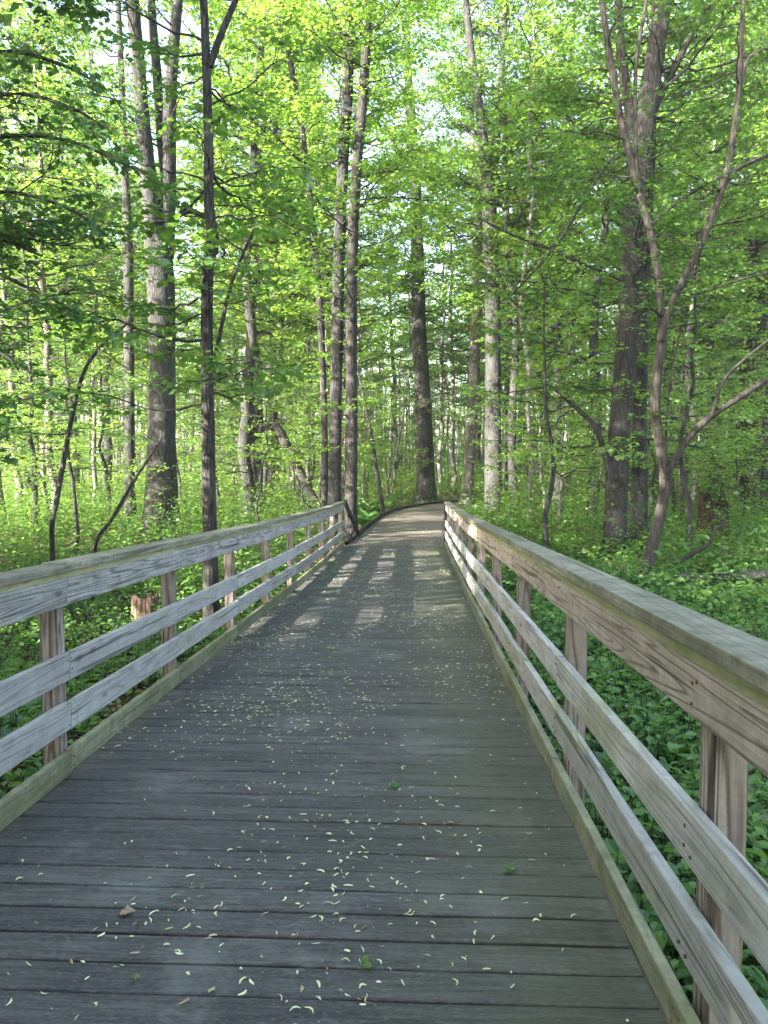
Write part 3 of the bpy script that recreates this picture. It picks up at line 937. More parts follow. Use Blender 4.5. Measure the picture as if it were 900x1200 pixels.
# the big tree on the right and its neighbours
main_tree('big_tree', 'big dark trunk behind the brown-grained railing, slim stems crossing before it', 'tree',
          [([(719, 672, 29), (721, 610, 26), (725, 520, 25), (732, 440, 25), (740, 340, 25), (744, 240, 27), (748, 190, 27), (757, 130, 24), (768, 65, 21), (779, -10, 19)], 16.5, 1.2, 20),
           ([(748, 190, 15), (738, 130, 12), (728, 60, 11), (724, -10, 9)], 16.5, None, 16),
           ([(752, 160, 10), (775, 110, 9), (800, 60, 8), (822, 20, 7), (850, -20, 6)], 16.6, None, 15)],
          'barkd', [dict(s=0, n=44, z0=6.5, z1=19, Lr=(1.8, 4.2), rise=(-.05, .45)), dict(s=1, n=16, z0=8, z1=15, Lr=(1.4, 3.)), dict(s=0, n=12, z0=3.5, z1=7.5, Lr=(1.2, 3.2), rise=(-.1, .2)), dict(s=2, n=14, z0=9, z1=14, Lr=(1.2, 2.6))],
          'leaf', 40, .105, 'M', .3,
          limbs=[([(742, 178, 5), (715, 190, 5), (690, 225, 4), (650, 290, 3), (600, 345, 2)], 16.3, 0, .25),
                 ([(716, 560, 8), (700, 505, 7), (683, 485, 6), (660, 465, 4), (648, 455, 2)], 16.2, 0, .35),
                 ([(735, 330, 5), (690, 312, 4), (640, 290, 4), (600, 275, 3), (560, 255, 2)], 16.4, 0, .2)])
main_tree('twin_tree', 'dark second trunk standing directly behind the big trunk', 'tree',
          [([(748, 640, 22), (749, 560, 18), (750, 460, 16), (753, 350, 15), (758, 250, 13), (762, 180, 12)], 18.2, 1.3, 17)],
          'bark', [dict(n=26, z0=5, z1=16, Lr=(1.4, 3.4), rise=(.0, .5))], 'leaf', 41, .11, 'D', .5)
main_tree('small_tree', 'slender smooth brown tree with several sweeping stems leaning before the big trunk', 'tree',
          [([(751, 690, 15), (757, 665, 14), (767, 632, 13), (776, 590, 13), (780, 560, 14), (774, 523, 12), (768, 480, 11), (771, 430, 11), (776, 383, 11), (768, 300, 9), (754, 240, 9), (740, 187, 8.5), (728, 143, 8), (715, 67, 7.5), (702, -20, 7)], 13.8, 1.1, 10.2),
           ([(775, 400, 7), (783, 367, 8.5), (800, 330, 8.5), (821, 287, 8.5), (846, 222, 8), (858, 167, 7), (866, 100, 6), (869, 40, 5.5), (872, -20, 5)], 13.7, None, 9.8),
           ([(779, 562, 8), (790, 540, 8.5), (808, 512, 8.5), (834, 487, 8), (866, 466, 7.5), (905, 441, 7), (960, 410, 5)], 13.7, None, None),
           ([(845, 224, 5), (865, 198, 5), (890, 186, 5), (930, 170, 4)], 13.7, None, None),
           ([(866, 110, 5), (874, 75, 4), (885, 62, 4), (905, 55, 3)], 13.7, None, None),
           ([(834, 488, 4), (845, 452, 3.5), (862, 430, 3.5), (905, 395, 3)], 13.65, None, None),
           ([(752, 234, 4), (746, 187, 5), (745, 83, 4.5), (756, 10, 4.5), (760, -30, 4)], 13.75, None, None)],
          'barks', [dict(s=0, n=12, z0=4.6, z1=10, Lr=(.8, 2.), rise=(-.1, .5)), dict(s=1, n=12, z0=4.6, z1=9.6, Lr=(.8, 2.), rise=(-.1, .5)), dict(s=2, n=5, z0=2.7, z1=3.5, Lr=(.7, 1.5)),
                    dict(s=3, n=5, z0=6.6, z1=7., Lr=(.7, 1.5))],
          'leaf', 42, .095, 'M', .2,
          limbs=[([(779, 555, 4.2), (782, 480, 2.5), (790, 420, 2.5), (800, 380, 1.7)], 13.6, 0, .5),
                 ([(765, 262, 3.4), (790, 240, 3.4), (830, 215, 3.4), (900, 180, 2.5)], 13.5, 1, .6),
                 ([(772, 330, 3.4), (810, 345, 2.5), (860, 330, 2.5), (905, 318, 2.5)], 13.5, 1, .5)])
# dark leaning sapling, left
main_tree('leaning_sapling', 'thin dark sapling leaning and forking low, beyond the grey railing', 'sapling',
          [([(61, 620, 6), (66, 590, 6), (73, 550, 6), (82, 500, 5.5), (92, 455, 5), (104, 425, 4), (125, 400, 3.5), (148, 380, 3)], 14, 1., None)],
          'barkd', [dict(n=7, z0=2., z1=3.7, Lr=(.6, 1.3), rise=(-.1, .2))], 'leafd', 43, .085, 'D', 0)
main_tree('leaning_sapling', 'thin grey stem leaning beside the dark one of the three close trunks', 'sapling',
          [([(448, 594, 5), (442, 555, 5), (436, 515, 4.5), (429, 480, 4), (421, 440, 3)], 29., 1., None)],
          'bark', [dict(n=5, z0=2.2, z1=4., Lr=(.6, 1.3))], 'leafy', 44, .09)
main_tree('bent_sapling', 'thin dead stem slanting out of the undergrowth by the slender tree', 'sapling',
          [([(112, 640, 4), (130, 610, 4), (150, 575, 3.5), (172, 540, 3), (190, 512, 2)], 12.5, 1., None)],
          'bark', [], 'leafd', 45)

# near boughs reaching in from a tree beside the railing, upper corner
main_tree('shady_maple', 'shady tree whose dark green boughs droop in beside the forked tree', 'tree',
          [([(-190, 740, 24), (-180, 560, 20), (-175, 400, 18), (-178, 250, 16), (-185, 100, 14), (-190, -40, 12)], 9.0, 1.2, 9.5)],
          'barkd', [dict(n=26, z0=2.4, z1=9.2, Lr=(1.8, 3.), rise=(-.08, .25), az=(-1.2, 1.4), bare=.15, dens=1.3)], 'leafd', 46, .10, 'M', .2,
          limbs=[([(-178, 330, 6), (-110, 300, 6), (-30, 310, 5), (60, 350, 3), (90, 365, 2)], 9, 1, .9),
                 ([(-178, 250, 6), (-100, 190, 6), (0, 160, 5), (80, 165, 4), (140, 190, 3), (170, 205, 2)], 9, 1, 1.),
                 ([(-180, 170, 6), (-90, 90, 6), (0, 60, 5), (70, 75, 4), (110, 95, 2)], 9.3, 1, 1.),
                 ([(-180, 430, 6), (-110, 400, 5), (-20, 405, 4), (40, 440, 3)], 8.8, 1, .9),
                 ([(-178, 300, 6), (-100, 245, 5), (0, 225, 5), (70, 240, 4), (115, 265, 2)], 9.4, 1, 1.3),
                 ([(-178, 210, 6), (-90, 140, 5), (10, 110, 5), (80, 125, 4), (125, 150, 2)], 8.7, 1, 1.2),
                 ([(-178, 350, 6), (-100, 300, 5), (-10, 280, 4), (50, 300, 3)], 9.6, 1, 1.3)])
# ------------------------------------------------------------------ repeated woodland trees


def proto_understory(seed, H, n, leafmat, leaf, bark='bark', tmpl='D', Lr=(.8, 2.2), sp=.085, z0=1.9):
    r = np.random.default_rng(seed)
    z = np.linspace(0, H, 14)
    w = np.cumsum(r.normal(0, .07, (14, 2)), axis=0)
    pts = np.column_stack([w, z]); pts[0, :2] = 0; pts[0, 2] = -.2
    rad = np.linspace(.02+.0065*H, .012, 14)
    o = empty('young_tree')
    a = Acc(); a.tube(pts, rad, 8, 0, .05, r); a.build('trunk', M[bark], o)
    cr = Crown(r, leaf, sp, tmpl)
    for i in range(n):
        t = (i+r.random())/n
        z_ = z0+(H*.98-z0)*t
        p = np.array([np.interp(z_, pts[:, 2], pts[:, c]) for c in range(3)])
        a_ = i*2.4+r.normal(0, .4)
        L = r.uniform(*Lr)*(1.1-.75*t**1.6)
        d = unit([math.cos(a_), math.sin(a_), r.uniform(-.12, .18)+.5*t**3])
        cr.limb(p, d, L, .006+.006*L, 2, .06, .2)
    cr.finish().build('crown', [M[leafmat], M['barkd']], o)
    return o, cr.nleaf()


def proto_canopy(seed, H, n, leafmat, leaf, r0, bark='bark', z0=7., Lr=(2., 4.5), sp=.13, low=4, lean=.02):
    r = np.random.default_rng(seed)
    K = 20
    z = np.linspace(0, H, K)
    w = np.cumsum(r.normal(0, .10, (K, 2)), axis=0)+np.outer(z, r.normal(0, lean, 2))
    pts = np.column_stack([w, z]); pts[0, :2] = 0; pts[0, 2] = -.3
    rad = r0*(1-.85*(z/H)**1.1); rad[0] *= 1.25
    o = empty('woodland_tree')
    a = Acc(); a.tube(pts, rad, 10, 0, .06, r); a.build('trunk', M[bark], o)
    cr = Crown(r, leaf, sp, 'D')
    for i in range(n):
        t = (i+r.random())/n
        z_ = z0+(H*.97-z0)*t
        p = np.array([np.interp(z_, pts[:, 2], pts[:, c]) for c in range(3)])
        a_ = i*2.4+r.normal(0, .5)
        L = r.uniform(*Lr)*(1.05-.7*t**2)*(.55+.45*min(1, t*4))
        cr.limb(p, unit([math.cos(a_), math.sin(a_), r.uniform(.0, .5)+.4*t**2]), L, .01+.011*L, 2, .1, .25)
    for i in range(low):
        z_ = r.uniform(2.2, z0)
        p = np.array([np.interp(z_, pts[:, 2], pts[:, c]) for c in range(3)])
        a_ = r.uniform(0, 6.28)
        cr.limb(p, unit([math.cos(a_), math.sin(a_), r.uniform(-.1, .2)]), r.uniform(.7, 1.7), .012, 2, .05, .3)
    cr.finish().build('crown', [M[leafmat], M['barkd']], o)
    return o, cr.nleaf()


UND = [proto_understory(101, 6.5, 34, 'leafy', .105), proto_understory(102, 8.5, 42, 'leaf', .105), proto_understory(103, 4.8, 26, 'leafy', .10),
       proto_understory(104, 7.6, 38, 'leafy', .11, 'barkp'), proto_understory(105, 3.4, 20, 'leafy', .095, Lr=(.6, 1.5), z0=.6)]
CAN = [proto_canopy(201, 23, 58, 'leafy', .17, .19, sp=.10, low=9), proto_canopy(202, 21, 52, 'leaf', .17, .15, 'barkp', 5., sp=.10, low=9), proto_canopy(203, 25, 62, 'leafy', .17, .24, 'bark', 7., sp=.10, low=9),
       proto_canopy(204, 18, 44, 'leafy', .16, .09, 'barkp', 4., (1.2, 2.9), sp=.10, low=8), proto_canopy(205, 16, 40, 'leafy', .16, .07, 'bark', 3.5, (1.1, 2.6), sp=.10, low=8)]
print('proto leaves', [n for _, n in UND], [n for _, n in CAN])

ZONES = [(-999, 62, 'outside the leaning dark sapling, at the view edge'),
         (62, 152, 'between the dark leaning sapling and thick forked trunk'),
         (152, 246, 'between the thick forked and the lone slender trunk'),
         (246, 378, 'between the slender trunk and the three close trunks'),
         (378, 498, 'between the three close trunks and the path bend'),
         (498, 578, 'between the path bend and the dark forked tree'),
         (578, 725, 'between the dark forked tree and the big trunk'),
         (725, 800, 'behind the big trunk and the sweeping brown stems'),
         (800, 2000, 'outside the sweeping brown stems, at the view edge')]
used_first = set()


def place(proto, px, d, s, rz, kind):
    p = W(px, 600, d)
    x, y = p[0], p[1]
    z = float(gz(x, y))
    zone = next(t for a_, b_, t in ZONES if a_ <= px < b_)
    if kind == 'young_tree':
        band = ('leafy young tree ', 'leafy young tree farther back ', 'distant small leafy tree ')[0 if d < 20 else 1 if d < 34 else 2]
        cat = 'young tree'
    else:
        band = ('tall woodland tree ', 'slim tall tree farther off ', 'very distant slim tree ')[0 if d < 36 else 1 if d < 52 else 2]
        cat = 'tree'
    label = band+zone
    if id(proto) not in used_first:
        used_first.add(id(proto)); o = proto
        o.location = (x, y, z); o.rotation_euler = (0, 0, rz); o.scale = (s, s, s)
    else:
        o = copy_thing(proto, (x, y, z), rz, s)
    o.name = kind
    tag(o, label, cat, (band+zone).replace('tree', 'trees', 1))
    return o


def clear_of_mains(px, d, margin):
    for tx, td in TREES:
        if d < td+1 and abs(px-tx) < margin*14/max(d, 8):
            return False
    return True


def woods():
    r = np.random.default_rng(77)
    # tall trees from mid distance to far
    n = 0; tries = 0; pos = []
    while n < 140 and tries < 5000:
        tries += 1
        d = 26+(r.random()**.8)*58
        half = 470+60
        px = 450+r.uniform(-half, half)
        if 480 < px < 560 and d < 46:
            continue
        p = W(px, 600, d)
        if any((p[0]-q[0])**2+(p[1]-q[1])**2 < 2.2**2 for q in pos):
            continue
        c, nn, w = path_frame()
        if np.min(np.hypot(c[:, 0]-p[0], c[:, 1]-p[1])) < 1.9 or not clear_of_mains(px, d, 24):
            continue
        k = r.choice(5, p=[.16, .2, .12, .28, .24])
        pos.append(p[:2]); n += 1
        place(CAN[k][0], px, d, r.uniform(.85, 1.12), r.uniform(0, 6.28), 'woodland_tree')
    # young understory
    n = 0; tries = 0; pos = []
    while n < 105 and tries < 5000:
        tries += 1
        d = 15+(r.random()**.9)*40
        px = 450+r.uniform(-560, 560)
        p = W(px, 600, d)
        if any((p[0]-q[0])**2+(p[1]-q[1])**2 < 1.5**2 for q in pos):
            continue
        c, nn, w = path_frame()
        if np.min(np.hypot(c[:, 0]-p[0], c[:, 1]-p[1])) < 2.6 or not clear_of_mains(px, d, 60):
            continue
        if d < 21 and -3.2 < p[0] < 2.6:
            continue
        if d < 24 and 330 < px < 620:
            continue
        k = r.choice(5, p=[.24, .22, .2, .2, .14])
        pos.append(p[:2]); n += 1
        place(UND[k][0], px, d, r.uniform(.8, 1.2), r.uniform(0, 6.28), 'young_tree')


woods()


def filler():
    r = np.random.default_rng(123)
    for (k, px, d, sc) in [(0, 606, 31, 1.0), (2, 652, 34, 1.05), (0, 690, 27, 1.), (3, 622, 25, 1.05), (1, 530, 47, 1.1), (4, 455, 44, 1.2), (3, 800, 27, 1.1), (1, 20, 30, 1.), (3, 108, 33, 1.1), (4, 300, 30, 1.1), (2, 868, 33, 1.), (1, 62, 27, 1.), (3, -5, 25, 1.1)]:
        place(CAN[k][0], px, d, sc, r.uniform(0, 6.28), 'woodland_tree')


filler()


def far_wood():
    """the wood beyond, one mass"""
    r = np.random.default_rng(99)
    a = Acc(); b = Acc()
    n = 120000
    th = r.uniform(-.72, .72, n)
    d = r.uniform(84, 135, n)
    h = 24*r.random(n)**.9
    x = d*np.sin(th); y = d*np.cos(th)
    cl = np.sin(x*.35+1)*np.sin(y*.31)+np.sin(x*.8+h*.5)*np.sin(h*.62+y*.4)
    k = cl > -.35+r.normal(0, .35, n)
    x, y, h, cl = x[k], y[k], h[k], cl[k]; n = len(x)
    P = np.column_stack([x, y, gz(x, y)+h])
    D = r.normal(0, 1, (n, 3)); D[:, 2] *= .5
    N = UP[None]+r.normal(0, .6, (n, 3))
    a.leaves(P, D, N, r.uniform(.3, .6, n), DIAM, DIAM_F, r.random(n))
    for i in range(620):
        t = r.uniform(-.62, .62); dd = r.uniform(66, 125)
        xx, yy = dd*math.sin(t), dd*math.cos(t); g = float(gz(xx, yy))
        H = r.uniform(12, 22)
        pts = np.array([(xx, yy, g-.3), (xx+r.normal(0, .3), yy, g+H*.5), (xx+r.normal(0, .7), yy, g+H)])
        rr = r.uniform(.08, .2)
        a.tube(catmull(pts, 4), np.linspace(rr, rr*.3, 9), 6, 1)
    tag(a.build('far_woods', [M['leafy'], M['barkp']]), 'pale far-off wood closing the view beyond all the trunks', 'woods', kind='stuff')


far_wood()


def shade_wood():
    """unseen trees added outside the frame, placed to shade the walk and its trees"""
    r = np.random.default_rng(55)
    a = Acc(); P, D, N, S = [], [], [], []

    def tree(x, y, H, rad, n, z0, size=.2):
        g = float(gz(x, y))
        a.tube([(x, y, g-.3), (x+r.normal(0, .15), y, g+H*.5), (x+r.normal(0, .3), y, g+H)], [.18, .13, .04], 8, 1)
        t = r.random(n)
        z = z0+(H-z0)*t
        rr = rad*np.sqrt(r.random(n))*(1.05-.6*t**2)
        an = r.uniform(0, 6.28, n)
        X = x+rr*np.cos(an); Y = y+rr*np.sin(an)
        c = np.sin(X*2.1)*np.sin(Y*2.3+1)*np.sin(z*1.9)
        k = c > -.25+r.normal(0, .2, n)
        m = k.sum()
        P.append(np.column_stack([X, Y, g+z])[k]); D.append(r.normal(0, 1, (m, 3))*[1, 1, .4]); N.append(UP+r.normal(0, .6, (m, 3))); S.append(size*r.uniform(.6, 1.2, m))
    for (x, y, H, rad, n, z0) in SHADE:
        tree(x, y, H, rad, n, z0)
    a.leaves(np.concatenate(P), np.concatenate(D), np.concatenate(N), np.concatenate(S), DIAM, DIAM_F, r.random(sum(map(len, P))))
    tag(a.build('added_shade_woods', [M['leaf'], M['bark']]), 'unseen woodland added outside the view to shade the walk', 'woods', kind='stuff')


SHADE = [(-9, -4, 11, 3., 15000, .3), (-12, -7, 12, 3.2, 14000, .3), (-8.5, -1.7, 10, 2.4, 14000, .3), (-13, -4.4, 13, 3.2, 15000, .3), (-17, -7.5, 14, 3.5, 12000, .5),  # unseen crowns and brush, added and thinned to shape the shade
         (-7, -8, 10, 3, 12000, .3), (-18, -12, 14, 4, 10000, .5), (-4, -10, 11, 3, 10000, .3), (-9.5, -1.2, 9, 2.2, 10000, .8), (-15, -5., 13, 3., 12000, 1.),
         (-5.5, -4.5, 9, 2.2, 8000, .3), (-22, -9, 15, 4, 12000, 1.),
         (-8.8, 4.2, 18, 2.8, 14000, 5.6), (-11, 8, 18, 3., 13000, 6.4), (-7.6, 8.6, 18, 2.7, 11000, 7.6), (-10.5, 12, 19, 3., 10000, 8.5), (-11, 11, 7, 2., 6500, 1.), (-16, 13.5, 9, 2.4, 5000, 1.), (-10.5, 2.6, 6.5, 1.5, 1500, 1.5), (-14, 1., 8, 1.8, 1500, 2.), (-15, 5, 16, 3.5, 9000, 8.5), (-13.5, 11.5, 16, 3.2, 8000, 7.),
(-12, 2.5, 8, 2., 500, 1.5), (-12, 6, 7, 2., 600, 1.), (-16, 4.5, 9, 2.4, 600, 2.), (-6.5, -3, 10, 2.2, 11000, .5), (-10, 1, 3.2, 1.8, 3500, .2), (-9.5, 4, 3., 1.8, 3500, .2), (-10.5, 7, 2.8, 1.8, 3000, .2), (-12, 9.5, 2.8, 1.8, 2600, .2), (-13, 5.5, 3.2, 1.8, 3000, .2), (-14, 12, 3., 2, 2200, .2), (-5, -7, 10, 2.5, 9000, .4),
         (4, -6, 13, 3.5, 5000, 2.), (9, -1, 13, 3.2, 4000, 2.), (10, 5, 12, 3., 3000, 2.), (13, 10, 14, 3.2, 2500, 2.)]
shade_wood()

# ------------------------------------------------------------------ low growth


def on_walk(x, y):
    c, nn, w = path_frame()
    bad = (x > XL-.12) & (x < XR+.12) & (y < 18.6)
    dm = np.min(np.hypot(c[None, :, 0]-x[:, None], c[None, :, 1]-y[:, None]), axis=1)
    return bad | (dm < 1.28)


def herbs():
    r = np.random.default_rng(303)

    def layer(name, label, cat, mat, n, dmin, dmax, hmin, hmax, lsz, nl, tm, stem_=False, spread=.16, pw=1.0, pxw=520, thin=0., clump=.3):
        d = dmin+(r.random(n)**pw)*(dmax-dmin)
        px = 450+r.uniform(-pxw, pxw, n)
        p = CAM[None]+d[:, None]*(fw[None]+((px-CX)/F)[:, None]*rt[None])
        x, y = p[:, 0], p[:, 1]
        nz = np.sin(x*1.3+y*.7)*np.sin(y*1.1-x*.5+2.)+.5*np.sin(x*3.1+1)*np.sin(y*2.7)
        k = ~on_walk(x, y) & (nz > -clump*3+r.normal(0, .3, n))
        if thin:
            k &= ~((x < XL) & (x > XL-3.2) & (y > 4) & (y < 13) & (r.random(n) < thin))
        if spread > .25:
            k &= ~(on_walk(x-spread*1.6, y) | on_walk(x+spread*1.6, y))
        x, y, d = x[k], y[k], d[k]; n = len(x)
        g = gz(x, y)
        H = r.uniform(hmin, hmax, n)*(.7+.3*np.clip(nz[k]+.6, 0, 1.6))
        a = Acc()
        m = np.maximum(3, (nl*r.uniform(.6, 1.3, n)).astype(int))
        idx = np.repeat(np.arange(n), m); t = r.random(len(idx))**.6
        an = r.uniform(0, 6.28, len(idx)); rr = spread*H[idx]/hmax*r.uniform(.2, 1.2, len(idx))*1.6
        P = np.column_stack([x[idx]+rr*np.cos(an), y[idx]+rr*np.sin(an), g[idx]+H[idx]*t])
        D = np.column_stack([np.cos(an), np.sin(an), r.normal(-.15, .3, len(idx))])
        N = UP+r.normal(0, .33, (len(idx), 3))
        S = lsz*r.uniform(.55, 1.3, len(idx))*np.repeat(r.uniform(.7, 1.25, n), m)
        a.leaves(P, D, N, S, tm[0], tm[1], np.clip(.6*r.random(len(idx))+.4*np.repeat(r.random(n), m), 0, 1))
        if stem_:
            for i in range(n):
                q = r.normal(0, .05, 2)
                a.tube([(x[i], y[i], g[i]-.05), (x[i]+q[0], y[i]+q[1], g[i]+H[i]*.6), (x[i]+2*q[0], y[i]+2*q[1], g[i]+H[i])], [.006, .004, .002], 3, 1)
        o = a.build(name, [M[mat], M['bark']])
        tag(o, label, cat, kind='stuff')
        print(name, n, len(idx))
    layer('ground_cover', 'low leafy green ground cover carpeting the forest floor', 'ground cover', 'herb', 11500, 2.2, 15, .12, .56, .085, 12, (OVATE, OVATE_F), True, .24, .75, 640, .38)
    layer('tall_ground_cover', 'knee-high leafy herbs thickening farther from the walk', 'ground cover', 'herby', 9000, 11, 42, .2, .75, .12, 12, (OVATE, OVATE_F), False, .32, .9, 540)
    layer('undergrowth', 'waist-high leafy undergrowth filling the sunlit wood floor', 'undergrowth', 'herby', 2600, 14, 50, .6, 1.7, .10, 55, (DIAM, DIAM_F), True, .5, .9, 540, 0., .05)
    layer('far_undergrowth', 'bright far undergrowth between the distant trunks', 'undergrowth', 'leafy', 3800, 42, 100, .5, 2.0, .26, 22, (DIAM, DIAM_F), False, .8, .9, 560)


herbs()


def leaf_litter():
    r = np.random.default_rng(41)
    a = Acc()
    n = 9000
    x = np.concatenate([XL-.15-r.random(n)**1.3*5, XR+.1+r.random(n)**1.3*5]); y = r.uniform(2., 17, 2*n)
    k = ~on_walk(x, y); x, y = x[k], y[k]; n = len(x)
    an = r.uniform(0, 6.28, n)
    a.leaves(np.column_stack([x, y, gz(x, y)+.015+.02*r.random(n)]), np.column_stack([np.cos(an), np.sin(an), r.normal(0, .25, n)]), UP+r.normal(0, .3, (n, 3)),
             r.uniform(.05, .10, n), OVATE, OVATE_F, r.random(n))
    for i in range(160):
        xx = r.uniform(-7, 6); yy = r.uniform(3, 17); an = r.uniform(0, 3.14); L = r.uniform(.2, .7)
        if on_walk(np.array([xx]), np.array([yy]))[0] or abs(xx+.5) < 1.9:
            continue
        g = float(gz(xx, yy))
        a.tube([(xx, yy, g+.02), (xx+L*.5*math.cos(an), yy+L*.5*math.sin(an), g+.05), (xx+L*math.cos(an+.2), yy+L*math.sin(an+.2), g+.03)], [.008, .007, .004], 4, 1)
    tag(a.build('leaf_litter', [M['dead'], M['bark']]), 'brown dead leaves and twigs lying on the soil beside the walk', 'leaf litter', kind='stuff')


leaf_litter()


def broad_plants():
    r = np.random.default_rng(64)
    protos = []
    for q in range(4):
        o = empty('broad_leaved_plant')
        for k in range(r.integers(4, 8)):
            a = Acc()
            an = k*1.05+r.uniform(0, .6); el = r.uniform(.5, 1.1); L = r.uniform(.20, .36)
            d = np.array([math.cos(an)*math.cos(el), math.sin(an)*math.cos(el), math.sin(el)])
            st = .12
            a.leaves([d*st], [d+np.array([0, 0, -.25])], [UP*.6-np.array([math.cos(an), math.sin(an), 0])*.7+r.normal(0, .1, 3)], [L], BROAD, BROAD_F, [r.random()])
            a.tube([(0, 0, -.05), d*st*.6, d*(st+.02)], [.012, .008, .005], 5, 0)
            a.build('leaf', M['broad'], o)
        protos.append(o)
    spots = []
    for (px, py) in [(690, 842), (712, 868), (745, 850), (672, 815), (698, 905), (780, 905), (735, 930), (765, 985), (705, 800), (890, 1010), (885, 960), (760, 800), (700, 960), (892, 900), (830, 790), (650, 760), (720, 760)]:
        spots.append((px, py, 'broad-leaved green plant low beside the posts of the brown-grained railing', 'broad-leaved plants beside the brown-grained railing', 1.))
    for (px, py) in [(12, 888), (28, 870), (8, 905), (95, 845), (40, 850), (110, 800), (82, 870)]:
        spots.append((px, py, 'broad-leaved green plant seen through the gaps of the grey railing', 'broad-leaved plants behind the grey railing', .9))
    for k in range(26):
        spots.append((r.uniform(422, 478), r.uniform(597, 632), 'bright broad-leaved plant massed beside the timber-edged path past the slanted brace', 'broad-leaved plants by the path edge', 1.9))
    used = set()
    for i, (px, py, lab, grp, s) in enumerate(spots):
        p = ground_at(px, py)
        if on_walk(np.array([p[0]]), np.array([p[1]]))[0]:
            continue
        q = protos[i % 4]
        s *= .8
        loc = (p[0], p[1], float(gz(p[0], p[1])))
        if i % 4 not in used:
            used.add(i % 4); o = q; o.location = loc; o.scale = (s, s, s)
        else:
            o = copy_thing(q, loc, r.uniform(0, 6.28), s*r.uniform(.8, 1.2))
        tag(o, lab, 'plant', grp)


broad_plants()


# ------------------------------------------------------------------ stumps, logs, fallen branches


def stump(name, label, px, py, d, w, h, mat, jag, seed):
    r = np.random.default_rng(seed)
    p = W(px, py, d); g = float(gz(p[0], p[1])); o_ = np.array([p[0], p[1], g])
    sides = 20; th = np.arange(sides)/sides*6.283
    a = Acc(); V = []
    lob = sum(r.uniform(.03, .1)*np.cos(k*th+r.uniform(0, 6)) for k in (2, 3, 5, 7))
    hh = h*(1+jag*(np.sin(th*2+1)+.5*np.sin(th*5)+r.normal(0, .4, sides)))
    lev = [(-.1, 1.35), (.1, 1.12), (.4, 1.), (.75, .95), (1., .9)]
    for (u, k) in lev:
        rr = w/2*k*(1+lob+r.normal(0, .03, sides))
        V += [(rr[j]*math.cos(th[j]), rr[j]*math.sin(th[j]), hh[j]*u) for j in range(sides)]
    rr = w/2*.6
    V += [(rr*math.cos(t), rr*math.sin(t), h*(.9-jag*.8)+r.normal(0, .03)) for t in th]
    V += [(0, 0, h*(.85-jag*.9))]
    i = np.arange(5)[:, None]*sides; j = np.arange(sides)[None]; k = (j+1) % sides
    a.add(V, np.stack([i+j, i+k, i+sides+k, i+sides+j], -1).reshape(-1, 4), .5, 0, True)
    c = 5*sides
    a.add(V, [(c+q, c+(q+1) % sides, 6*sides) for q in range(sides)], .5, 0, False)
    ob = a.build(name, M[mat]); ob.location = Vector(o_)
    tag(ob, label, 'stump')


stump('tree_stump', 'reddish brown broken stump seen through the grey railing by the slender tree', 172, 730, 10.6, .36, .56, 'red', .05, 5)
stump('rotten_stump', 'dark crumbling rotten stump standing among green undergrowth beyond the brown-grained railing', 835, 620, 20.5, .80, 1.25, 'rot', .12, 6)


def logline(name, label, cat, ctrl, d, mat, seed, bump=.08, sides=10, z=None):
    r = np.random.default_rng(seed)
    pts, rad = stem(ctrl, d, None, 5)
    if z is not None:
        for p in pts:
            p[2] = float(gz(p[0], p[1]))+z
    o_ = pts[0].copy()
    a = Acc(); a.tube(pts-o_, rad, sides, 0, bump, r)
    c = list(range(sides))[::-1]
    ob = a.build(name, M[mat]); ob.location = Vector(o_)
    tag(ob, label, cat)
    return ob


logline('fallen_log', 'grey fallen log lying in the green ground cover beyond the brown-grained railing', 'log', [(792, 703, 10), (840, 706, 12), (880, 707, 12), (960, 706, 13)], 13.2, 'bark', 1, z=.36)
logline('broken_trunk', 'dark broken trunk arching down through undergrowth between slender tree and three close trunks', 'fallen trunk',
        [(290, 520, 9), (300, 508, 11), (313, 498, 12), (325, 503, 13), (337, 525, 12), (350, 550, 11), (363, 575, 10), (376, 600, 9)], 28, 'barkd', 2, .15)
logline('fallen_branch', 'thin dead branch arching low over ground cover before the rotten stump', 'branch',
        [(768, 690, 4), (785, 668, 5), (806, 652, 5), (830, 638, 4.5), (838, 622, 4), (850, 612, 3)], 14.5, 'barkd', 3, .05, 7)
logline('fallen_branch', 'bare pale twig crossing the base of the slanting dead stem', 'branch',
        [(108, 645, 3), (122, 622, 3), (140, 596, 3), (160, 560, 2.5), (178, 530, 2)], 13.4, 'barkp', 4, .05, 6)

# ------------------------------------------------------------------ sunlit woodland air


def haze():
    bm = bmesh.new(); bmesh.ops.create_cube(bm, size=1.)
    me = bpy.data.meshes.new('haze'); bm.to_mesh(me); bm.free()
    T = NT('woodland_air')
    p = T.n('VolumePrincipled', {'Color': (.93, .97, .95, 1), 'Density': HAZE, 'Anisotropy': .2})
    T.t.links.new(p.outputs[0], T.out.inputs[1])
    me.materials.append(T.m)
    o = link('haze', me); o.scale = (560, 620, 42); o.location = (0, 20, 17)
    tag(o, kind='stuff')


HAZE = .0007
haze()

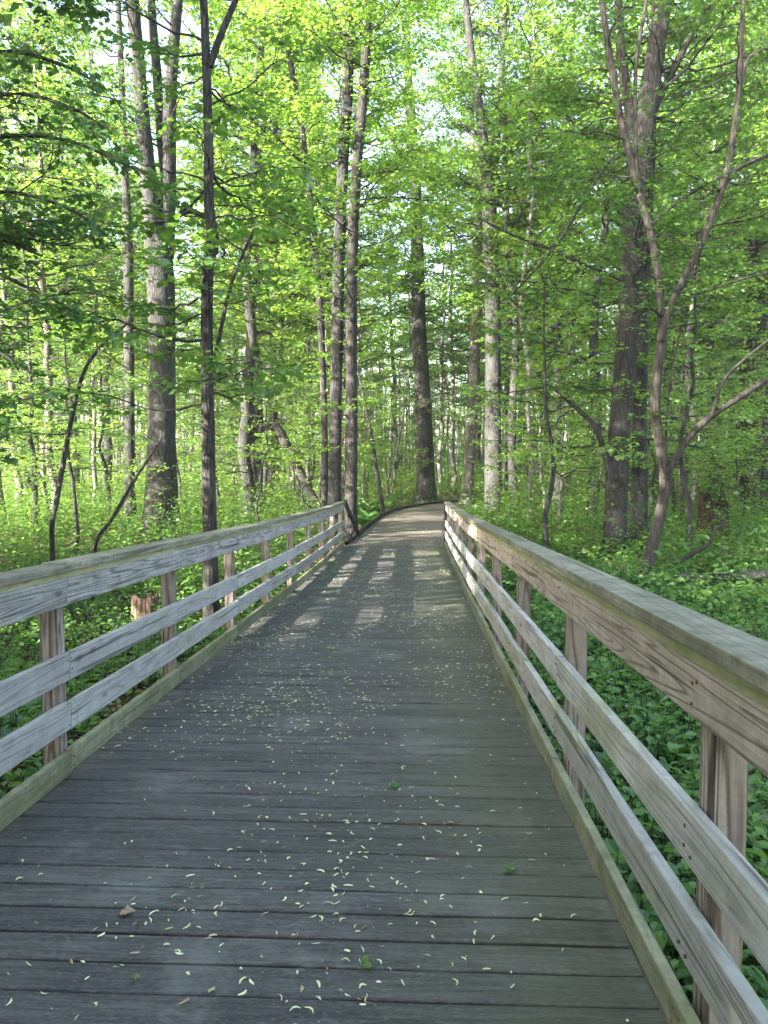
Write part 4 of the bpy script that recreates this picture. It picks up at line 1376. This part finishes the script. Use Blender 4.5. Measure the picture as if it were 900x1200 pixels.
# ------------------------------------------------------------------ light, sky, camera
SUN = unit([-.77, -.558, .309])
sun = bpy.data.lights.new('sun', 'SUN'); sun.energy = 5.0; sun.angle = R(.53); sun.color = (1., .94, .85)
so = bpy.data.objects.new('sun', sun); COL.objects.link(so)
so.rotation_euler = Vector(SUN).to_track_quat('Z', 'Y').to_euler()
so.location = Vector(SUN*50)

w = bpy.data.worlds.new('World'); SC.world = w; w.use_nodes = True
nt = w.node_tree
bg = nt.nodes['Background']
sky = nt.nodes.new('ShaderNodeTexSky'); sky.sky_type = 'NISHITA'; sky.sun_disc = False
sky.sun_elevation = math.asin(SUN[2]); sky.sun_rotation = math.atan2(SUN[0], SUN[1])
sky.air_density = 1.; sky.dust_density = 3.; sky.ozone_density = 1.
bw = nt.nodes.new('ShaderNodeRGBToBW'); nt.links.new(sky.outputs[0], bw.inputs[0])
hz = nt.nodes.new('ShaderNodeMix'); hz.data_type = 'RGBA'; hz.inputs[0].default_value = .15      # blends the sky towards its own grey to cut the blue cast
nt.links.new(sky.outputs[0], hz.inputs[6]); nt.links.new(bw.outputs[0], hz.inputs[7])
nt.links.new(hz.outputs[2], bg.inputs[0]); bg.inputs[1].default_value = .135

cam = bpy.data.cameras.new('camera'); co = bpy.data.objects.new('camera', cam); COL.objects.link(co)
cam.sensor_fit = 'VERTICAL'; cam.sensor_height = 36.; cam.sensor_width = 27.; cam.lens = F/1200*36.
cam.clip_start = .05; cam.clip_end = 800
co.location = Vector(CAM)
Mx = Matrix(((rt[0], up_[0], -fw[0], 0), (rt[1], up_[1], -fw[1], 0), (rt[2], up_[2], -fw[2], 0), (0, 0, 0, 1)))
co.rotation_euler = Mx.to_euler()
SC.camera = co

SC.render.engine = 'CYCLES'
SC.view_settings.view_transform = 'Standard'; SC.view_settings.look = 'None'
SC.view_settings.gamma = 1; SC.view_settings.use_curve_mapping = False
SC.view_settings.exposure = 3.3
c = SC.cycles
c.max_bounces = 10; c.diffuse_bounces = 7; c.glossy_bounces = 2; c.transmission_bounces = 7; c.transparent_max_bounces = 4
c.use_denoising = True
try:
    c.denoiser = 'OPENIMAGEDENOISE'; c.denoising_input_passes = 'RGB_ALBEDO_NORMAL'; c.denoising_prefilter = 'ACCURATE'
except Exception:
    pass
c.sample_clamp_indirect = 6
c.caustics_reflective = False; c.caustics_refractive = False
